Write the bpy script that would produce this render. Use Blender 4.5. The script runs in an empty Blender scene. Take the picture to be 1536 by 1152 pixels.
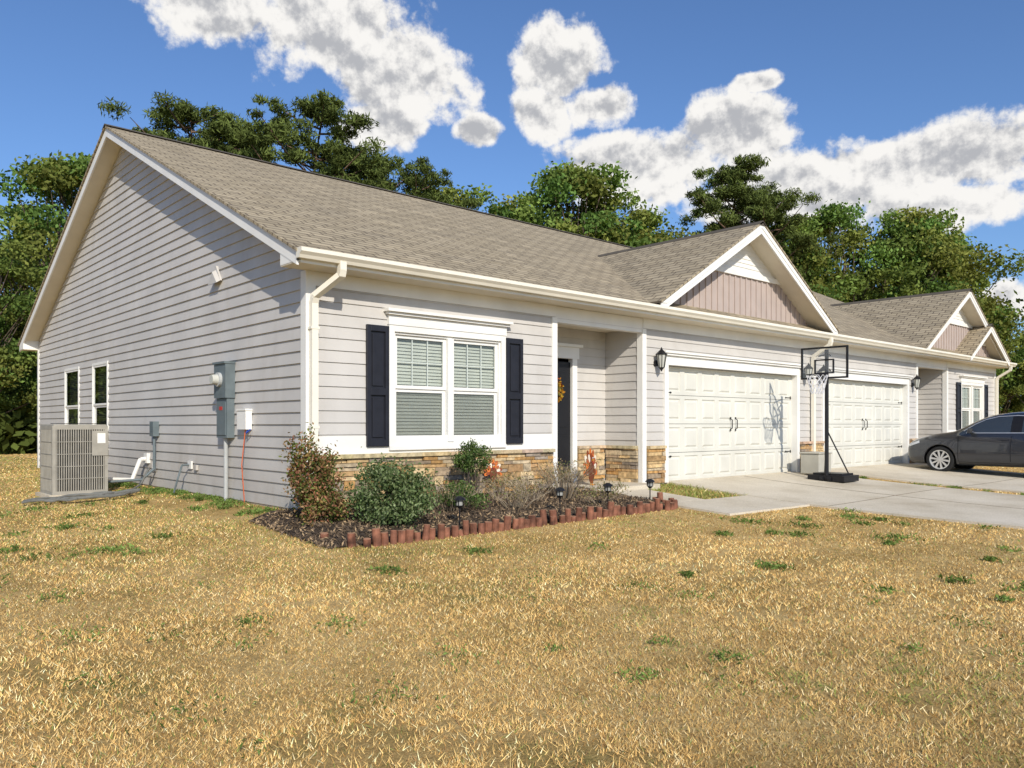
import bpy, math, random
import numpy as np
from mathutils import Vector, Matrix
from mathutils.bvhtree import BVHTree
random.seed(7)
rng = np.random.default_rng(11)
scene = bpy.context.scene
COL = scene.collection
S_SUN = Vector((.47, 1.0, -.67)).normalized()     # direction the light travels

# ------------------------------------------------------------------ node helpers
def new_mat(name):
    m = bpy.data.materials.new(name); m.use_nodes = True
    nt = m.node_tree; nt.nodes.clear()
    out = nt.nodes.new('ShaderNodeOutputMaterial')
    return m, nt, out
def N(nt, t, **kw):
    n = nt.nodes.new(t)
    for k, v in kw.items(): setattr(n, k, v)
    return n
def c4(c): return (c[0], c[1], c[2], 1)
def ramp(nt, fac, stops):
    r = nt.nodes.new('ShaderNodeValToRGB')
    el = r.color_ramp.elements
    while len(el) < len(stops): el.new(.5)
    for e, (p, c) in zip(el, stops):
        e.position = p; e.color = c4(c)
    nt.links.new(fac, r.inputs[0]); return r.outputs[0]
def mixc(nt, a, b, fac, mode='MIX'):
    m = nt.nodes.new('ShaderNodeMix'); m.data_type = 'RGBA'; m.blend_type = mode
    for s, v in ((m.inputs[0], fac), (m.inputs[6], a), (m.inputs[7], b)):
        if isinstance(v, (int, float)): s.default_value = v
        elif isinstance(v, tuple): s.default_value = c4(v)
        else: nt.links.new(v, s)
    return m.outputs[2]
def math_n(nt, op, a, b=None, c=None, clamp=False):
    m = nt.nodes.new('ShaderNodeMath'); m.operation = op; m.use_clamp = clamp
    for i, v in enumerate((a, b, c)):
        if v is None: continue
        if isinstance(v, (int, float)): m.inputs[i].default_value = v
        else: nt.links.new(v, m.inputs[i])
    return m.outputs[0]
def pmat(name, col, rough=.6, var=.08, nscale=3.0, bump=0.0, bscale=40, metal=0, spec=.3, coat=0, vcol=False, dirt=0.0):
    m, nt, out = new_mat(name)
    p = N(nt, 'ShaderNodeBsdfPrincipled')
    p.inputs['Roughness'].default_value = rough; p.inputs['Metallic'].default_value = metal
    p.inputs['Specular IOR Level'].default_value = spec; p.inputs['Coat Weight'].default_value = coat
    p.inputs['Coat Roughness'].default_value = .04
    g = N(nt, 'ShaderNodeNewGeometry')
    no = N(nt, 'ShaderNodeTexNoise'); no.inputs['Scale'].default_value = nscale; no.inputs['Detail'].default_value = 5
    nt.links.new(g.outputs['Position'], no.inputs['Vector'])
    if vcol:
        at = N(nt, 'ShaderNodeAttribute', attribute_name='Col'); base = at.outputs['Color']
    else: base = tuple(col)
    v = ramp(nt, no.outputs['Fac'], [(.3, (1-var*2,)*3), (.7, (1+var,)*3)])
    cc = mixc(nt, base, v, 1.0, 'MULTIPLY')
    if dirt > 0:
        sp = N(nt, 'ShaderNodeSeparateXYZ'); nt.links.new(g.outputs['Position'], sp.inputs[0])
        mr = N(nt, 'ShaderNodeMapRange'); mr.inputs[1].default_value = 1.0; mr.inputs[2].default_value = -.1
        nt.links.new(sp.outputs[2], mr.inputs[0])
        mp = N(nt, 'ShaderNodeMapping'); mp.inputs['Scale'].default_value = (1, 1, .35); nt.links.new(g.outputs['Position'], mp.inputs[0])
        n2 = N(nt, 'ShaderNodeTexNoise'); n2.inputs['Scale'].default_value = 2.8; n2.inputs['Detail'].default_value = 8; n2.inputs['Roughness'].default_value = .65
        nt.links.new(mp.outputs[0], n2.inputs['Vector'])
        f = math_n(nt, 'MULTIPLY', mr.outputs[0], n2.outputs['Fac']); f = math_n(nt, 'MULTIPLY', f, dirt, clamp=True)
        st = math_n(nt, 'MULTIPLY', math_n(nt, 'SUBTRACT', n2.outputs['Fac'], .5, clamp=True), dirt*1.2)
        cc = mixc(nt, cc, (.22, .17, .10), math_n(nt, 'ADD', f, st, clamp=True))
    nt.links.new(cc, p.inputs['Base Color'])
    if bump > 0:
        nb = N(nt, 'ShaderNodeTexNoise'); nb.inputs['Scale'].default_value = bscale; nb.inputs['Detail'].default_value = 5
        nt.links.new(g.outputs['Position'], nb.inputs['Vector'])
        b = N(nt, 'ShaderNodeBump'); b.inputs['Strength'].default_value = bump; b.inputs['Distance'].default_value = .01
        nt.links.new(nb.outputs['Fac'], b.inputs['Height']); nt.links.new(b.outputs[0], p.inputs['Normal'])
    nt.links.new(p.outputs[0], out.inputs[0])
    return m
def leafmat(name, trans=.3):
    m, nt, out = new_mat(name)
    at = N(nt, 'ShaderNodeAttribute', attribute_name='Col')
    p = N(nt, 'ShaderNodeBsdfDiffuse')
    nt.links.new(at.outputs['Color'], p.inputs['Color'])
    if trans:
        t = N(nt, 'ShaderNodeBsdfTranslucent')
        tc = mixc(nt, at.outputs['Color'], (1.1, 1.15, .5), 1.0, 'MULTIPLY'); nt.links.new(tc, t.inputs[0])
        mx = N(nt, 'ShaderNodeMixShader'); mx.inputs[0].default_value = trans
        nt.links.new(p.outputs[0], mx.inputs[1]); nt.links.new(t.outputs[0], mx.inputs[2]); nt.links.new(mx.outputs[0], out.inputs[0])
    else: nt.links.new(p.outputs[0], out.inputs[0])
    return m

# ------------------------------------------------------------------ materials
SID = pmat('vinyl_siding', (.535, .51, .475), .5, .05, 1.3, dirt=.5)
TAUPE = pmat('board_batten', (.43, .355, .315), .6, .04)
WHITE = pmat('white_trim', (.79, .775, .73), .45, .04, 2, dirt=.12)
CREAM = pmat('cream_gutter', (.79, .745, .63), .4, .04, 2)
SOFF = pmat('soffit', (.70, .64, .52), .6, .03)
BLACK = pmat('black_paint', (.012, .012, .014), .4, .05)
SHUT = pmat('shutter_paint', (.018, .019, .026), .45, .1, 8)
GDOOR = pmat('garage_door_paint', (.64, .63, .565), .5, .04, 1.5, dirt=.25)
STONE = pmat('ledge_stone', (1, 1, 1), .85, .22, 14, bump=.6, bscale=45, vcol=True)
MORTAR = pmat('mortar', (.10, .08, .06), .9, .1)
GREYM = pmat('grey_metal_box', (.13, .16, .17), .5, .08, 6)
ACM = pmat('condenser_metal', (.33, .31, .265), .5, .08, 6)
DARK = pmat('dark_interior', (.02, .02, .02), .9, .1)
BLIND = pmat('window_blind', (.56, .55, .485), .6, .05)
BARK = pmat('bark', (.12, .09, .065), .9, .3, 4)
PBARK = pmat('pine_bark', (.18, .115, .08), .9, .3, 4)
LEAF = leafmat('foliage', .3); NEED = leafmat('pine_needles', .15)
BLADE = leafmat('grass_blades', 0)
EDGE = pmat('log_edging', (.24, .10, .06), .8, .35, 9, bump=.5, bscale=60)
EDGETOP = pmat('log_edging_top', (.36, .19, .11), .8, .2, 12)
def concrete():
    m, nt, out = new_mat('concrete')
    g = N(nt, 'ShaderNodeNewGeometry')
    a = N(nt, 'ShaderNodeTexNoise'); a.inputs['Scale'].default_value = .7; a.inputs['Detail'].default_value = 8; a.inputs['Roughness'].default_value = .65
    b = N(nt, 'ShaderNodeTexNoise'); b.inputs['Scale'].default_value = 60; b.inputs['Detail'].default_value = 3
    for n in (a, b): nt.links.new(g.outputs['Position'], n.inputs['Vector'])
    c = ramp(nt, a.outputs['Fac'], [(.3, (.46, .39, .28)), (.5, (.60, .53, .41)), (.7, (.68, .61, .49))])
    d = ramp(nt, b.outputs['Fac'], [(.35, (.8, .8, .8)), (.65, (1.08, 1.08, 1.08))])
    c = mixc(nt, c, d, 1.0, 'MULTIPLY')
    p = N(nt, 'ShaderNodeBsdfPrincipled'); p.inputs['Roughness'].default_value = .85; p.inputs['Specular IOR Level'].default_value = .2
    nt.links.new(c, p.inputs['Base Color'])
    bm = N(nt, 'ShaderNodeBump'); bm.inputs['Strength'].default_value = .3; bm.inputs['Distance'].default_value = .005
    nt.links.new(b.outputs['Fac'], bm.inputs['Height']); nt.links.new(bm.outputs[0], p.inputs['Normal'])
    nt.links.new(p.outputs[0], out.inputs[0]); return m
CONC = concrete()
def glass():
    m, nt, out = new_mat('window_glass')
    t = N(nt, 'ShaderNodeBsdfTransparent'); t.inputs[0].default_value = (.88, .92, .90, 1)
    g = N(nt, 'ShaderNodeBsdfGlossy'); g.inputs['Roughness'].default_value = .02
    f = N(nt, 'ShaderNodeLayerWeight'); f.inputs[0].default_value = .5
    ff = math_n(nt, 'MULTIPLY_ADD', math_n(nt, 'POWER', f.outputs['Facing'], 4.0), .8, .09)
    mx = N(nt, 'ShaderNodeMixShader'); nt.links.new(ff, mx.inputs[0])
    nt.links.new(t.outputs[0], mx.inputs[1]); nt.links.new(g.outputs[0], mx.inputs[2]); nt.links.new(mx.outputs[0], out.inputs[0])
    return m
GLASS = glass()
def shingles():
    m, nt, out = new_mat('asphalt_shingles')
    uv = N(nt, 'ShaderNodeUVMap')
    uv.uv_map = 'UVMap'
    br = N(nt, 'ShaderNodeTexBrick'); br.offset = .37; br.offset_frequency = 2; br.squash = 1.0
    br.inputs['Scale'].default_value = 1; br.inputs['Brick Width'].default_value = .32; br.inputs['Row Height'].default_value = .145
    br.inputs['Mortar Size'].default_value = .014; br.inputs['Mortar Smooth'].default_value = .3; br.inputs['Bias'].default_value = 0
    br.inputs['Color1'].default_value = (.42, .355, .25, 1); br.inputs['Color2'].default_value = (.31, .26, .18, 1); br.inputs['Mortar'].default_value = (.13, .105, .075, 1)
    nt.links.new(uv.outputs[0], br.inputs['Vector'])
    mp = N(nt, 'ShaderNodeMapping'); mp.inputs['Scale'].default_value = (.35, 2.2, 1); nt.links.new(uv.outputs[0], mp.inputs[0])
    no = N(nt, 'ShaderNodeTexNoise'); no.inputs['Scale'].default_value = 2.5; no.inputs['Detail'].default_value = 8; no.inputs['Roughness'].default_value = .7
    nt.links.new(mp.outputs[0], no.inputs['Vector'])
    v = ramp(nt, no.outputs['Fac'], [(.3, (.68, .68, .70)), (.7, (1.25, 1.22, 1.16))])
    c = mixc(nt, br.outputs['Color'], v, 1.0, 'MULTIPLY')
    n2 = N(nt, 'ShaderNodeTexNoise'); n2.inputs['Scale'].default_value = 90; nt.links.new(uv.outputs[0], n2.inputs['Vector'])
    v2 = ramp(nt, n2.outputs['Fac'], [(.3, (.75,)*3), (.7, (1.2,)*3)])
    c = mixc(nt, c, v2, 1.0, 'MULTIPLY')
    p = N(nt, 'ShaderNodeBsdfPrincipled'); p.inputs['Roughness'].default_value = .9; p.inputs['Specular IOR Level'].default_value = .15
    nt.links.new(c, p.inputs['Base Color'])
    b = N(nt, 'ShaderNodeBump'); b.inputs['Strength'].default_value = .6; b.inputs['Distance'].default_value = .012; b.invert = True
    nt.links.new(br.outputs['Fac'], b.inputs['Height']); nt.links.new(b.outputs[0], p.inputs['Normal'])
    nt.links.new(p.outputs[0], out.inputs[0]); return m
SHING = shingles()

# ------------------------------------------------------------------ mesh builder
class MB:
    def __init__(s): s.v = []; s.f = []; s.m = []; s.uv = []; s.c = []
    def face(s, pts, mi=0, uv=None, col=(1, 1, 1)):
        i = len(s.v); s.v += [tuple(p) for p in pts]; s.f.append(tuple(range(i, i+len(pts)))); s.m.append(mi)
        s.uv.append(uv if uv else [(0, 0)]*len(pts)); s.c.append(col)
    def hexa(s, P, mi=0, col=(1, 1, 1)):
        i = len(s.v); s.v += [tuple(p) for p in P]
        for q in ((0, 3, 2, 1), (4, 5, 6, 7), (0, 1, 5, 4), (1, 2, 6, 5), (2, 3, 7, 6), (3, 0, 4, 7)):
            s.f.append(tuple(i+k for k in q)); s.m.append(mi); s.uv.append([(0, 0)]*4); s.c.append(col)
    def box(s, x0, x1, y0, y1, z0, z1, mi=0, col=(1, 1, 1)):
        s.hexa([(x0, y0, z0), (x1, y0, z0), (x1, y1, z0), (x0, y1, z0), (x0, y0, z1), (x1, y0, z1), (x1, y1, z1), (x0, y1, z1)], mi, col)
    def lbox(s, F, u0, u1, z0, z1, o0, o1, mi=0, col=(1, 1, 1)):
        o, U, n = F
        def P(u, z, k): return o+U*u+Vector((0, 0, z))+n*k
        s.hexa([P(u0, z0, o1), P(u1, z0, o1), P(u1, z0, o0), P(u0, z0, o0), P(u0, z1, o1), P(u1, z1, o1), P(u1, z1, o0), P(u0, z1, o0)], mi, col)
    def prism(s, poly, vec, mi=0, uvf=None, col=(1, 1, 1)):
        n = len(poly); a = [Vector(p) for p in poly]; b = [p+Vector(vec) for p in a]
        s.face(a, mi, [uvf(p) for p in a] if uvf else None, col); s.face(b[::-1], mi, [uvf(p) for p in b[::-1]] if uvf else None, col)
        for i in range(n):
            q = [a[i], a[(i+1) % n], b[(i+1) % n], b[i]]
            s.face(q, mi, [uvf(p) for p in q] if uvf else None, col)
    def tube(s, p0, p1, r0, r1, n=8, mi=0, cap=True, col=(1, 1, 1), capmi=None):
        p0 = Vector(p0); p1 = Vector(p1); d = (p1-p0).normalized()
        a = d.orthogonal().normalized(); b = d.cross(a)
        i = len(s.v)
        for p, r in ((p0, r0), (p1, r1)):
            for k in range(n):
                t = 2*math.pi*k/n; s.v.append(tuple(p+a*math.cos(t)*r+b*math.sin(t)*r))
        for k in range(n):
            s.f.append((i+k, i+(k+1) % n, i+n+(k+1) % n, i+n+k)); s.m.append(mi); s.uv.append([(0, 0)]*4); s.c.append(col)
        if cap:
            s.f.append(tuple(i+k for k in range(n))[::-1]); s.m.append(mi); s.uv.append([(0, 0)]*n); s.c.append(col)
            s.f.append(tuple(i+n+k for k in range(n))); s.m.append(mi if capmi is None else capmi); s.uv.append([(0, 0)]*n); s.c.append(col)
    def path(s, pts, r, n=8, mi=0):
        for a, b in zip(pts[:-1], pts[1:]): s.tube(a, b, r, r, n, mi)
    def build(s, name, mats, parent=None, smooth=False, bevel=0):
        me = bpy.data.meshes.new(name); me.from_pydata(s.v, [], s.f)
        for m in mats: me.materials.append(m)
        me.polygons.foreach_set('material_index', s.m)
        uvl = me.uv_layers.new(name='UVMap')
        uvl.data.foreach_set('uv', [c for f in s.uv for p in f for c in p])
        ca = me.color_attributes.new('Col', 'FLOAT_COLOR', 'CORNER')
        ca.data.foreach_set('color', [x for f, c in zip(s.f, s.c) for _ in f for x in (c[0], c[1], c[2], 1)])
        me.update()
        o = bpy.data.objects.new(name, me); COL.objects.link(o)
        if parent: o.parent = parent
        if smooth:
            for p in me.polygons: p.use_smooth = True
        if bevel:
            b = o.modifiers.new('Bevel', 'BEVEL'); b.width = bevel; b.segments = 2; b.limit_method = 'ANGLE'
        return o
def empty(name, loc=(0, 0, 0)):
    e = bpy.data.objects.new(name, None); e.location = loc; COL.objects.link(e); e.empty_display_size = .2; return e

def np_mesh(name, chunks, mats):
    vs = []; ls = []; starts = []; cols = []; mi = []; vo = 0; lo = 0
    for v, f, c, m in chunks:
        v = np.asarray(v, dtype=np.float32); f = np.asarray(f, dtype=np.int64); k = f.shape[1]
        vs.append(v); ls.append((f+vo).ravel()); starts.append(lo+np.arange(len(f))*k)
        cols.append(np.repeat(np.asarray(c, dtype=np.float32), k, axis=0)); mi.append(np.full(len(f), m))
        vo += len(v); lo += len(f)*k
    v = np.concatenate(vs); l = np.concatenate(ls).astype(np.int32); st = np.concatenate(starts).astype(np.int32); c = np.concatenate(cols); mi = np.concatenate(mi).astype(np.int32)
    me = bpy.data.meshes.new(name)
    me.vertices.add(len(v)); me.vertices.foreach_set('co', v.ravel())
    me.loops.add(len(l)); me.loops.foreach_set('vertex_index', l)
    me.polygons.add(len(st)); me.polygons.foreach_set('loop_start', st)
    for m in mats: me.materials.append(m)
    me.polygons.foreach_set('material_index', mi)
    me.update(calc_edges=True)
    ca = me.color_attributes.new('Col', 'FLOAT_COLOR', 'CORNER')
    c = np.concatenate([np.clip(c, 0, 1), np.ones((len(c), 1), dtype=np.float32)], axis=1)
    ca.data.foreach_set('color', c.ravel())
    return me
def link(name, me, loc=(0, 0, 0), rot=0, sc=1, parent=None):
    o = bpy.data.objects.new(name, me); COL.objects.link(o); o.location = loc; o.rotation_euler = (0, 0, rot)
    o.scale = sc if isinstance(sc, tuple) else (sc, sc, sc)
    if parent: o.parent = parent
    return o
def mb_chunk(mb, mi_off=0):
    v = np.array(mb.v); q = [f for f in mb.f if len(f) == 4]
    return (v, np.array(q), np.array([mb.c[i] for i, f in enumerate(mb.f) if len(f) == 4]), mi_off)
def leafq(c, ln, wd, cols, up=0.0):
    n = len(c)
    a = rng.normal(size=(n, 3)); a[:, 2] += up; a /= np.linalg.norm(a, axis=1)[:, None]
    b = rng.normal(size=(n, 3)); b -= (b*a).sum(1)[:, None]*a; b /= np.linalg.norm(b, axis=1)[:, None]
    ln = np.asarray(ln).reshape(-1, 1)*np.ones((n, 1)); wd = np.asarray(wd).reshape(-1, 1)*np.ones((n, 1))
    v = np.stack([c-a*ln, c+b*wd, c+a*ln, c-b*wd], axis=1).reshape(-1, 3)
    f = np.arange(n*4).reshape(-1, 4)
    return (v, f, cols, 0)

# ------------------------------------------------------------------ terrain
def zt(x, y):
    x = np.asarray(x, dtype=float); y = np.asarray(y, dtype=float)
    t = np.sqrt(np.maximum(0, -y)**2+(.6*np.maximum(0, -x))**2)
    return -.03-.42*(1-np.exp(-t/4.5))+.018*np.sin(.9*x+1)*np.sin(.8*y)*np.minimum(1, t/3)
def Z(x, y): return float(zt(x, y))

def ground_material():
    m, nt, out = new_mat('dry_lawn_soil')
    g = N(nt, 'ShaderNodeNewGeometry')
    def no(s, d=6, r=.6):
        n = N(nt, 'ShaderNodeTexNoise'); n.inputs['Scale'].default_value = s; n.inputs['Detail'].default_value = d; n.inputs['Roughness'].default_value = r
        nt.links.new(g.outputs['Position'], n.inputs['Vector']); return n.outputs['Fac']
    c = ramp(nt, no(.6, 9, .72), [(.34, (.28, .23, .08)), (.45, (.46, .31, .12)), (.58, (.62, .44, .19)), (.70, (.44, .28, .12))])
    f = ramp(nt, no(55, 6, .8), [(.3, (.38,)*3), (.5, (.9,)*3), (.7, (1.35,)*3)])
    c = mixc(nt, c, f, 1.0, 'MULTIPLY')
    p = N(nt, 'ShaderNodeBsdfDiffuse')
    nt.links.new(c, p.inputs['Color'])
    b = N(nt, 'ShaderNodeBump'); b.inputs['Strength'].default_value = .8; b.inputs['Distance'].default_value = .015
    nt.links.new(no(70, 5, .8), b.inputs['Height']); nt.links.new(b.outputs[0], p.inputs['Normal'])
    nt.links.new(p.outputs[0], out.inputs[0]); return m
GROUND = ground_material()
xs = np.concatenate([-400*np.linspace(1, .08, 14)**1.3-0, np.arange(-14, 40, .5), np.linspace(41, 400, 24)])
ys = np.concatenate([-np.linspace(300, 22, 12), np.arange(-20, 30, .5), np.linspace(31, 400, 24)])
xs = np.unique(xs); ys = np.unique(ys)
X, Y = np.meshgrid(xs, ys); V = np.stack([X.ravel(), Y.ravel(), zt(X, Y).ravel()], 1)
nx = len(xs); ii = np.arange(len(ys)-1)[:, None]*nx+np.arange(nx-1)[None, :]; ii = ii.ravel()
Fq = np.stack([ii, ii+1, ii+nx+1, ii+nx], 1)
link('ground', np_mesh('ground', [(V, Fq, np.ones((len(Fq), 3)), 0)], [GROUND]))

def slab(name, x0, x1, y0, y1, lift, mat, step=.5, parent=None):
    ax = np.linspace(x0, x1, max(2, int((x1-x0)/step)+1)); ay = np.linspace(y0, y1, max(2, int((y1-y0)/step)+1))
    mb = MB()
    for i in range(len(ax)-1):
        for j in range(len(ay)-1):
            P = [(ax[i], ay[j]), (ax[i+1], ay[j]), (ax[i+1], ay[j+1]), (ax[i], ay[j+1])]
            mb.face([(a, b, Z(a, b)+lift) for a, b in P])
    def edge(A, B):
        mb.face([(A[0], A[1], Z(*A)+lift), (B[0], B[1], Z(*B)+lift), (B[0], B[1], Z(*B)-.12), (A[0], A[1], Z(*A)-.12)])
    for i in range(len(ax)-1):
        edge((ax[i], y0), (ax[i+1], y0)); edge((ax[i+1], y1), (ax[i], y1))
    for j in range(len(ay)-1):
        edge((x0, ay[j+1]), (x0, ay[j])); edge((x1, ay[j]), (x1, ay[j+1]))
    return mb.build(name, [mat], parent)
dw = empty('driveway')
JT = pmat('joint_dark', (.22, .18, .13), .9)  # dark colour of the expansion joints, laid as thin strips on the slabs
slab('slab_near', 7.2, 12.2, -17, -.0, .035, CONC, parent=dw)
slab('slab_far', 12.95, 18.3, -17, -.0, .035, CONC, parent=dw)
for yy in (-3.0, -6.0, -9.0, -12.0):
    slab('joint', 7.25, 12.15, yy-.008, yy+.008, .039, JT, parent=dw)
    slab('joint', 13.0, 18.25, yy-.008, yy+.008, .039, JT, parent=dw)
slab('joint', 9.69, 9.706, -17, -.02, .0395, JT, parent=dw)
wk = empty('walkway')
slab('walk_across', 4.95, 7.19, -2.72, -1.6, .03, CONC, parent=wk)
slab('walk_to_porch', 4.95, 6.0, -1.59, -.42, .03, CONC, parent=wk)

# ------------------------------------------------------------------ HOUSE
house = empty('duplex_house')
L = 24.9; D = 13.96; YR = 6.98; ZE = 3.08; SL = .466; EV = .42
def zr(y): return ZE+SL*(min(y, 2*YR-y)+EV)
Vx = Vector
FF = (Vx((0, 0, 0)), Vx((1, 0, 0)), Vx((0, -1, 0)))      # front
FG = (Vx((0, 0, 0)), Vx((0, 1, 0)), Vx((-1, 0, 0)))      # gable side, u = y
FP = (Vx((0, .85, 0)), Vx((1, 0, 0)), Vx((0, -1, 0)))    # porch back wall
def subtract(iv, holes):
    out = [iv]
    for h in holes:
        n = []
        for a, b in out:
            if h[1] <= a or h[0] >= b: n.append((a, b)); continue
            if h[0] > a: n.append((a, h[0]))
            if h[1] < b: n.append((h[1], b))
        out = n
    return out
def siding(mb, F, z0, z1, lim, holes=(), e=.15, lip=.02, mi=0):
    o, U, n = F; z = z0
    def P(u, z, k): return o+U*u+Vx((0, 0, z))+n*k
    while z < z1-.005:
        zb = min(z+e, z1); la, ha = lim(z); lb, hb = lim(zb)
        hs = [(h[0], h[1]) for h in holes if h[2] < zb-.04 and h[3] > z+.04]
        for a, b in subtract((la, ha), hs):
            at = lb if a == la else a; bt = hb if b == ha else b
            if bt <= at: at = bt = (at+bt)/2
            mb.face([P(a, z, lip), P(b, z, lip), P(bt, zb, .004), P(at, zb, .004)], mi)
            mb.face([P(a, z, .002), P(b, z, .002), P(b, z, lip), P(a, z, lip)], mi)
        z = zb
mir = lambda a, b: (L-b, L-a)
WIN1 = (1.24, 3.11, .78, 2.27); 
PORCH = (4.27, 6.44, 0, 2.72); GAR = (7.15, 11.8, 0, 2.13)
def M4(t): a, b = mir(t[0], t[1]); return (a, b, t[2], t[3])
WIN2 = M4(WIN1)
mb = MB()
siding(mb, FF, .02, 2.76, lambda z: (0.0, L), [WIN1, PORCH, GAR, WIN2, M4(PORCH), M4(GAR)])
GW = [(8.1, 9.08, .62, 2.25), (10.2, 11.3, .62, 2.25)]
def glim(z):
    k = max(0.0, (z+.16-ZE)/SL-EV); return (min(k, YR), max(2*YR-k, YR))
siding(mb, FG, .0, zr(YR)-.16, glim, GW, lip=.024)
FG2 = (Vx((L, 0, 0)), Vx((0, 1, 0)), Vx((1, 0, 0)))
siding(mb, FG2, .0, zr(YR)-.16, glim, [])
siding(mb, FP, .02, 2.76, lambda z: (4.27, 6.44), [(4.6, 5.52, 0, 2.2)])
siding(mb, FP, .02, 2.76, lambda z: (L-6.44, L-4.27), [(L-5.52, L-4.6, 0, 2.2)])
siding(mb, (Vx((6.44, 0, 0)), Vx((0, 1, 0)), Vx((-1, 0, 0))), .02, 2.76, lambda z: (0, .85))
siding(mb, (Vx((L-6.44, 0, 0)), Vx((0, 1, 0)), Vx((1, 0, 0))), .02, 2.76, lambda z: (0, .85))
siding(mb, (Vx((4.27, 0, 0)), Vx((0, 1, 0)), Vx((1, 0, 0))), .02, 2.76, lambda z: (0, .85))
siding(mb, (Vx((L-4.27, 0, 0)), Vx((0, 1, 0)), Vx((-1, 0, 0))), .02, 2.76, lambda z: (0, .85))
mb.build('siding', [SID], house)
mb = MB()
mb.box(0.02, L-.02, D-.05, D, 0, 2.95)
mb.box(4.30, L-4.3, 1.2, 1.3, 0, 2.9)
mb.build('inner_walls', [DARK], house)
mb = MB()
mb.box(-.005, 4.275, -.005, .3, -.45, .015); mb.box(6.44, L-6.44, .0, .3, -.45, .012); mb.box(L-4.275, L+.005, -.005, .3, -.45, .015)
mb.box(-.005, .2, .301, D, -.5, .015); mb.box(L-.2, L+.005, .301, D, -.5, .015)
mb.box(4.28, 6.435, -.40, .86, -.3, .03); mb.box(L-6.435, L-4.28, -.40, .86, -.3, .03)
mb.build('foundation', [CONC], house)

# --- roof
def roof_uv(p): return (p[0], p[1]*math.sqrt(1+SL*SL))
mb = MB(); x0, x1 = -.38, L+.38
for sgn in (0, 1):
    ya, yb = (-EV-.04, YR) if not sgn else (2*YR+EV+.04, YR)
    za = zr(-EV-.04); zb_ = zr(YR)
    t = .035
    mb.prism([(x0, ya, za), (x1, ya, za), (x1, yb, zb_), (x0, yb, zb_)], (0, 0, -t), 0, roof_uv)
mb.prism([(x0, YR-.16, zr(YR)-.045), (x0, YR, zr(YR)+.03), (x0, YR+.16, zr(YR)-.045)], (x1-x0, 0, 0), 1)
RIDGE = pmat('ridge_cap', (.10, .085, .065), .9)
mb.build('main_roof', [SHING, RIDGE], house)
mb = MB()
def chev(x, dx, top, bot, mi=0):
    for s in (0, 1):
        f = (lambda y: y) if not s else (lambda y: 2*YR-y)
        mb.prism([(x, f(-EV), zr(-EV)-top), (x, f(YR), zr(YR)-top), (x, f(YR), zr(YR)-bot), (x, f(-EV), zr(-EV)-bot)], (dx, 0, 0), mi)
chev(-.35, .03, .037, .20); chev(L+.32, .03, .037, .20)
chev(-.318, .32, .10, .14, 1); chev(L-.002, .318, .10, .14, 1)
for xx in (-.345, L+.003):
    for f in (lambda y: y, lambda y: 2*YR-y):
        mb.prism([(xx, f(-EV), 2.93), (xx, f(-.0), 2.93), (xx, f(0), zr(0)-.12), (xx, f(-EV), zr(-EV)-.08)], (.342, 0, 0), 0)
mb.box(-.34, L+.34, -EV+.01, -.001, 2.915, 2.93, 1)
mb.box(-.34, L+.34, 2*YR, 2*YR+EV, 2.915, 2.93, 1)
mb.box(-.30, L+.30, -EV-.012, -EV+.009, 2.91, zr(-EV)-.05, 0)
for a, b in ((4.27, 6.44), mir(4.27, 6.44)):
    mb.box(a, b, .02, .85, 2.73, 2.76, 1); mb.box(a, b, -.018, .12, 2.66, 2.91, 0)
for a, b in ((.0, 4.27), (6.44, L-6.44), (L-4.27, L)):
    mb.box(a, b, -.032, .0, 2.74, 2.914, 0)
for c in (0.0, L-.0):
    s = -1 if c == 0 else 1
    mb.box(min(c+s*.03, c-s*.10), max(c+s*.03, c-s*.10), -.034, .10, -.06, 2.913, 0)
for c in (4.27, 6.44, L-4.27, L-6.44):
    inner = -1 if c in (4.27, L-6.44) else 1
    mb.box(min(c-inner*.026, c+inner*.085), max(c-inner*.026, c+inner*.085), -.034, .09, .02, 2.73, 0)
mb.box(-.034, .0, D-.1, D+.03, -.06, 2.91, 0)
mb.build('fascia_and_trim', [WHITE, SOFF], house)
mb = MB()
gx0, gx1 = -.36, L+.36; y = -EV-.013
prof = [(y, 2.95), (y-.07, 2.95), (y-.09, 2.985), (y-.125, 3.02), (y-.125, 3.065), (y-.115, 3.065), (y-.112, 3.03), (y-.08, 2.99), (y-.065, 2.965), (y-.01, 2.965), (y-.01, 3.05), (y, 3.05)]
mb.prism([(gx0, a, b) for a, b in prof], (gx1-gx0, 0, 0))
mb.prism([(gx0-.004, a, b) for a, b in ((y, 2.95), (y-.07, 2.95), (y-.09, 2.985), (y-.125, 3.02), (y-.125, 3.065), (y, 3.065))], (.006, 0, 0))
def spout(x, wallx=None, zbot=-.02):
    wallx = x if wallx is None else wallx
    pts = [Vx((x, -EV-.07, 2.96)), Vx((x, -EV-.07, 2.88)), Vx((x, -EV-.05, 2.82)), Vx((wallx, -.12, 2.60)), Vx((wallx, -.085, 2.52)), Vx((wallx, -.085, zbot+.12)), Vx((wallx, -.25, zbot+.02))]
    for i, (a, b) in enumerate(zip(pts[:-1], pts[1:])):
        w, d = .042, .036
        dv = (b-a).normalized(); a2 = a-dv*.012; b2 = b+dv*.012
        side = Vx((1, 0, 0)); up = side.cross(dv).normalized(); k = 1+.015*(i % 2)
        q = [(-w, -d), (w, -d), (w, d), (-w, d)]
        mb.hexa([a2+side*p*k+up*r*k for p, r in q]+[b2+side*p*k+up*r*k for p, r in q])
spout(.20, .05); spout(12.45); spout(L-.05)
for z in (2.2, 1.0): mb.box(-.006, .106, -.125, -.036, z, z+.03)
mb.build('gutter_and_downspouts', [CREAM], house)

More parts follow.
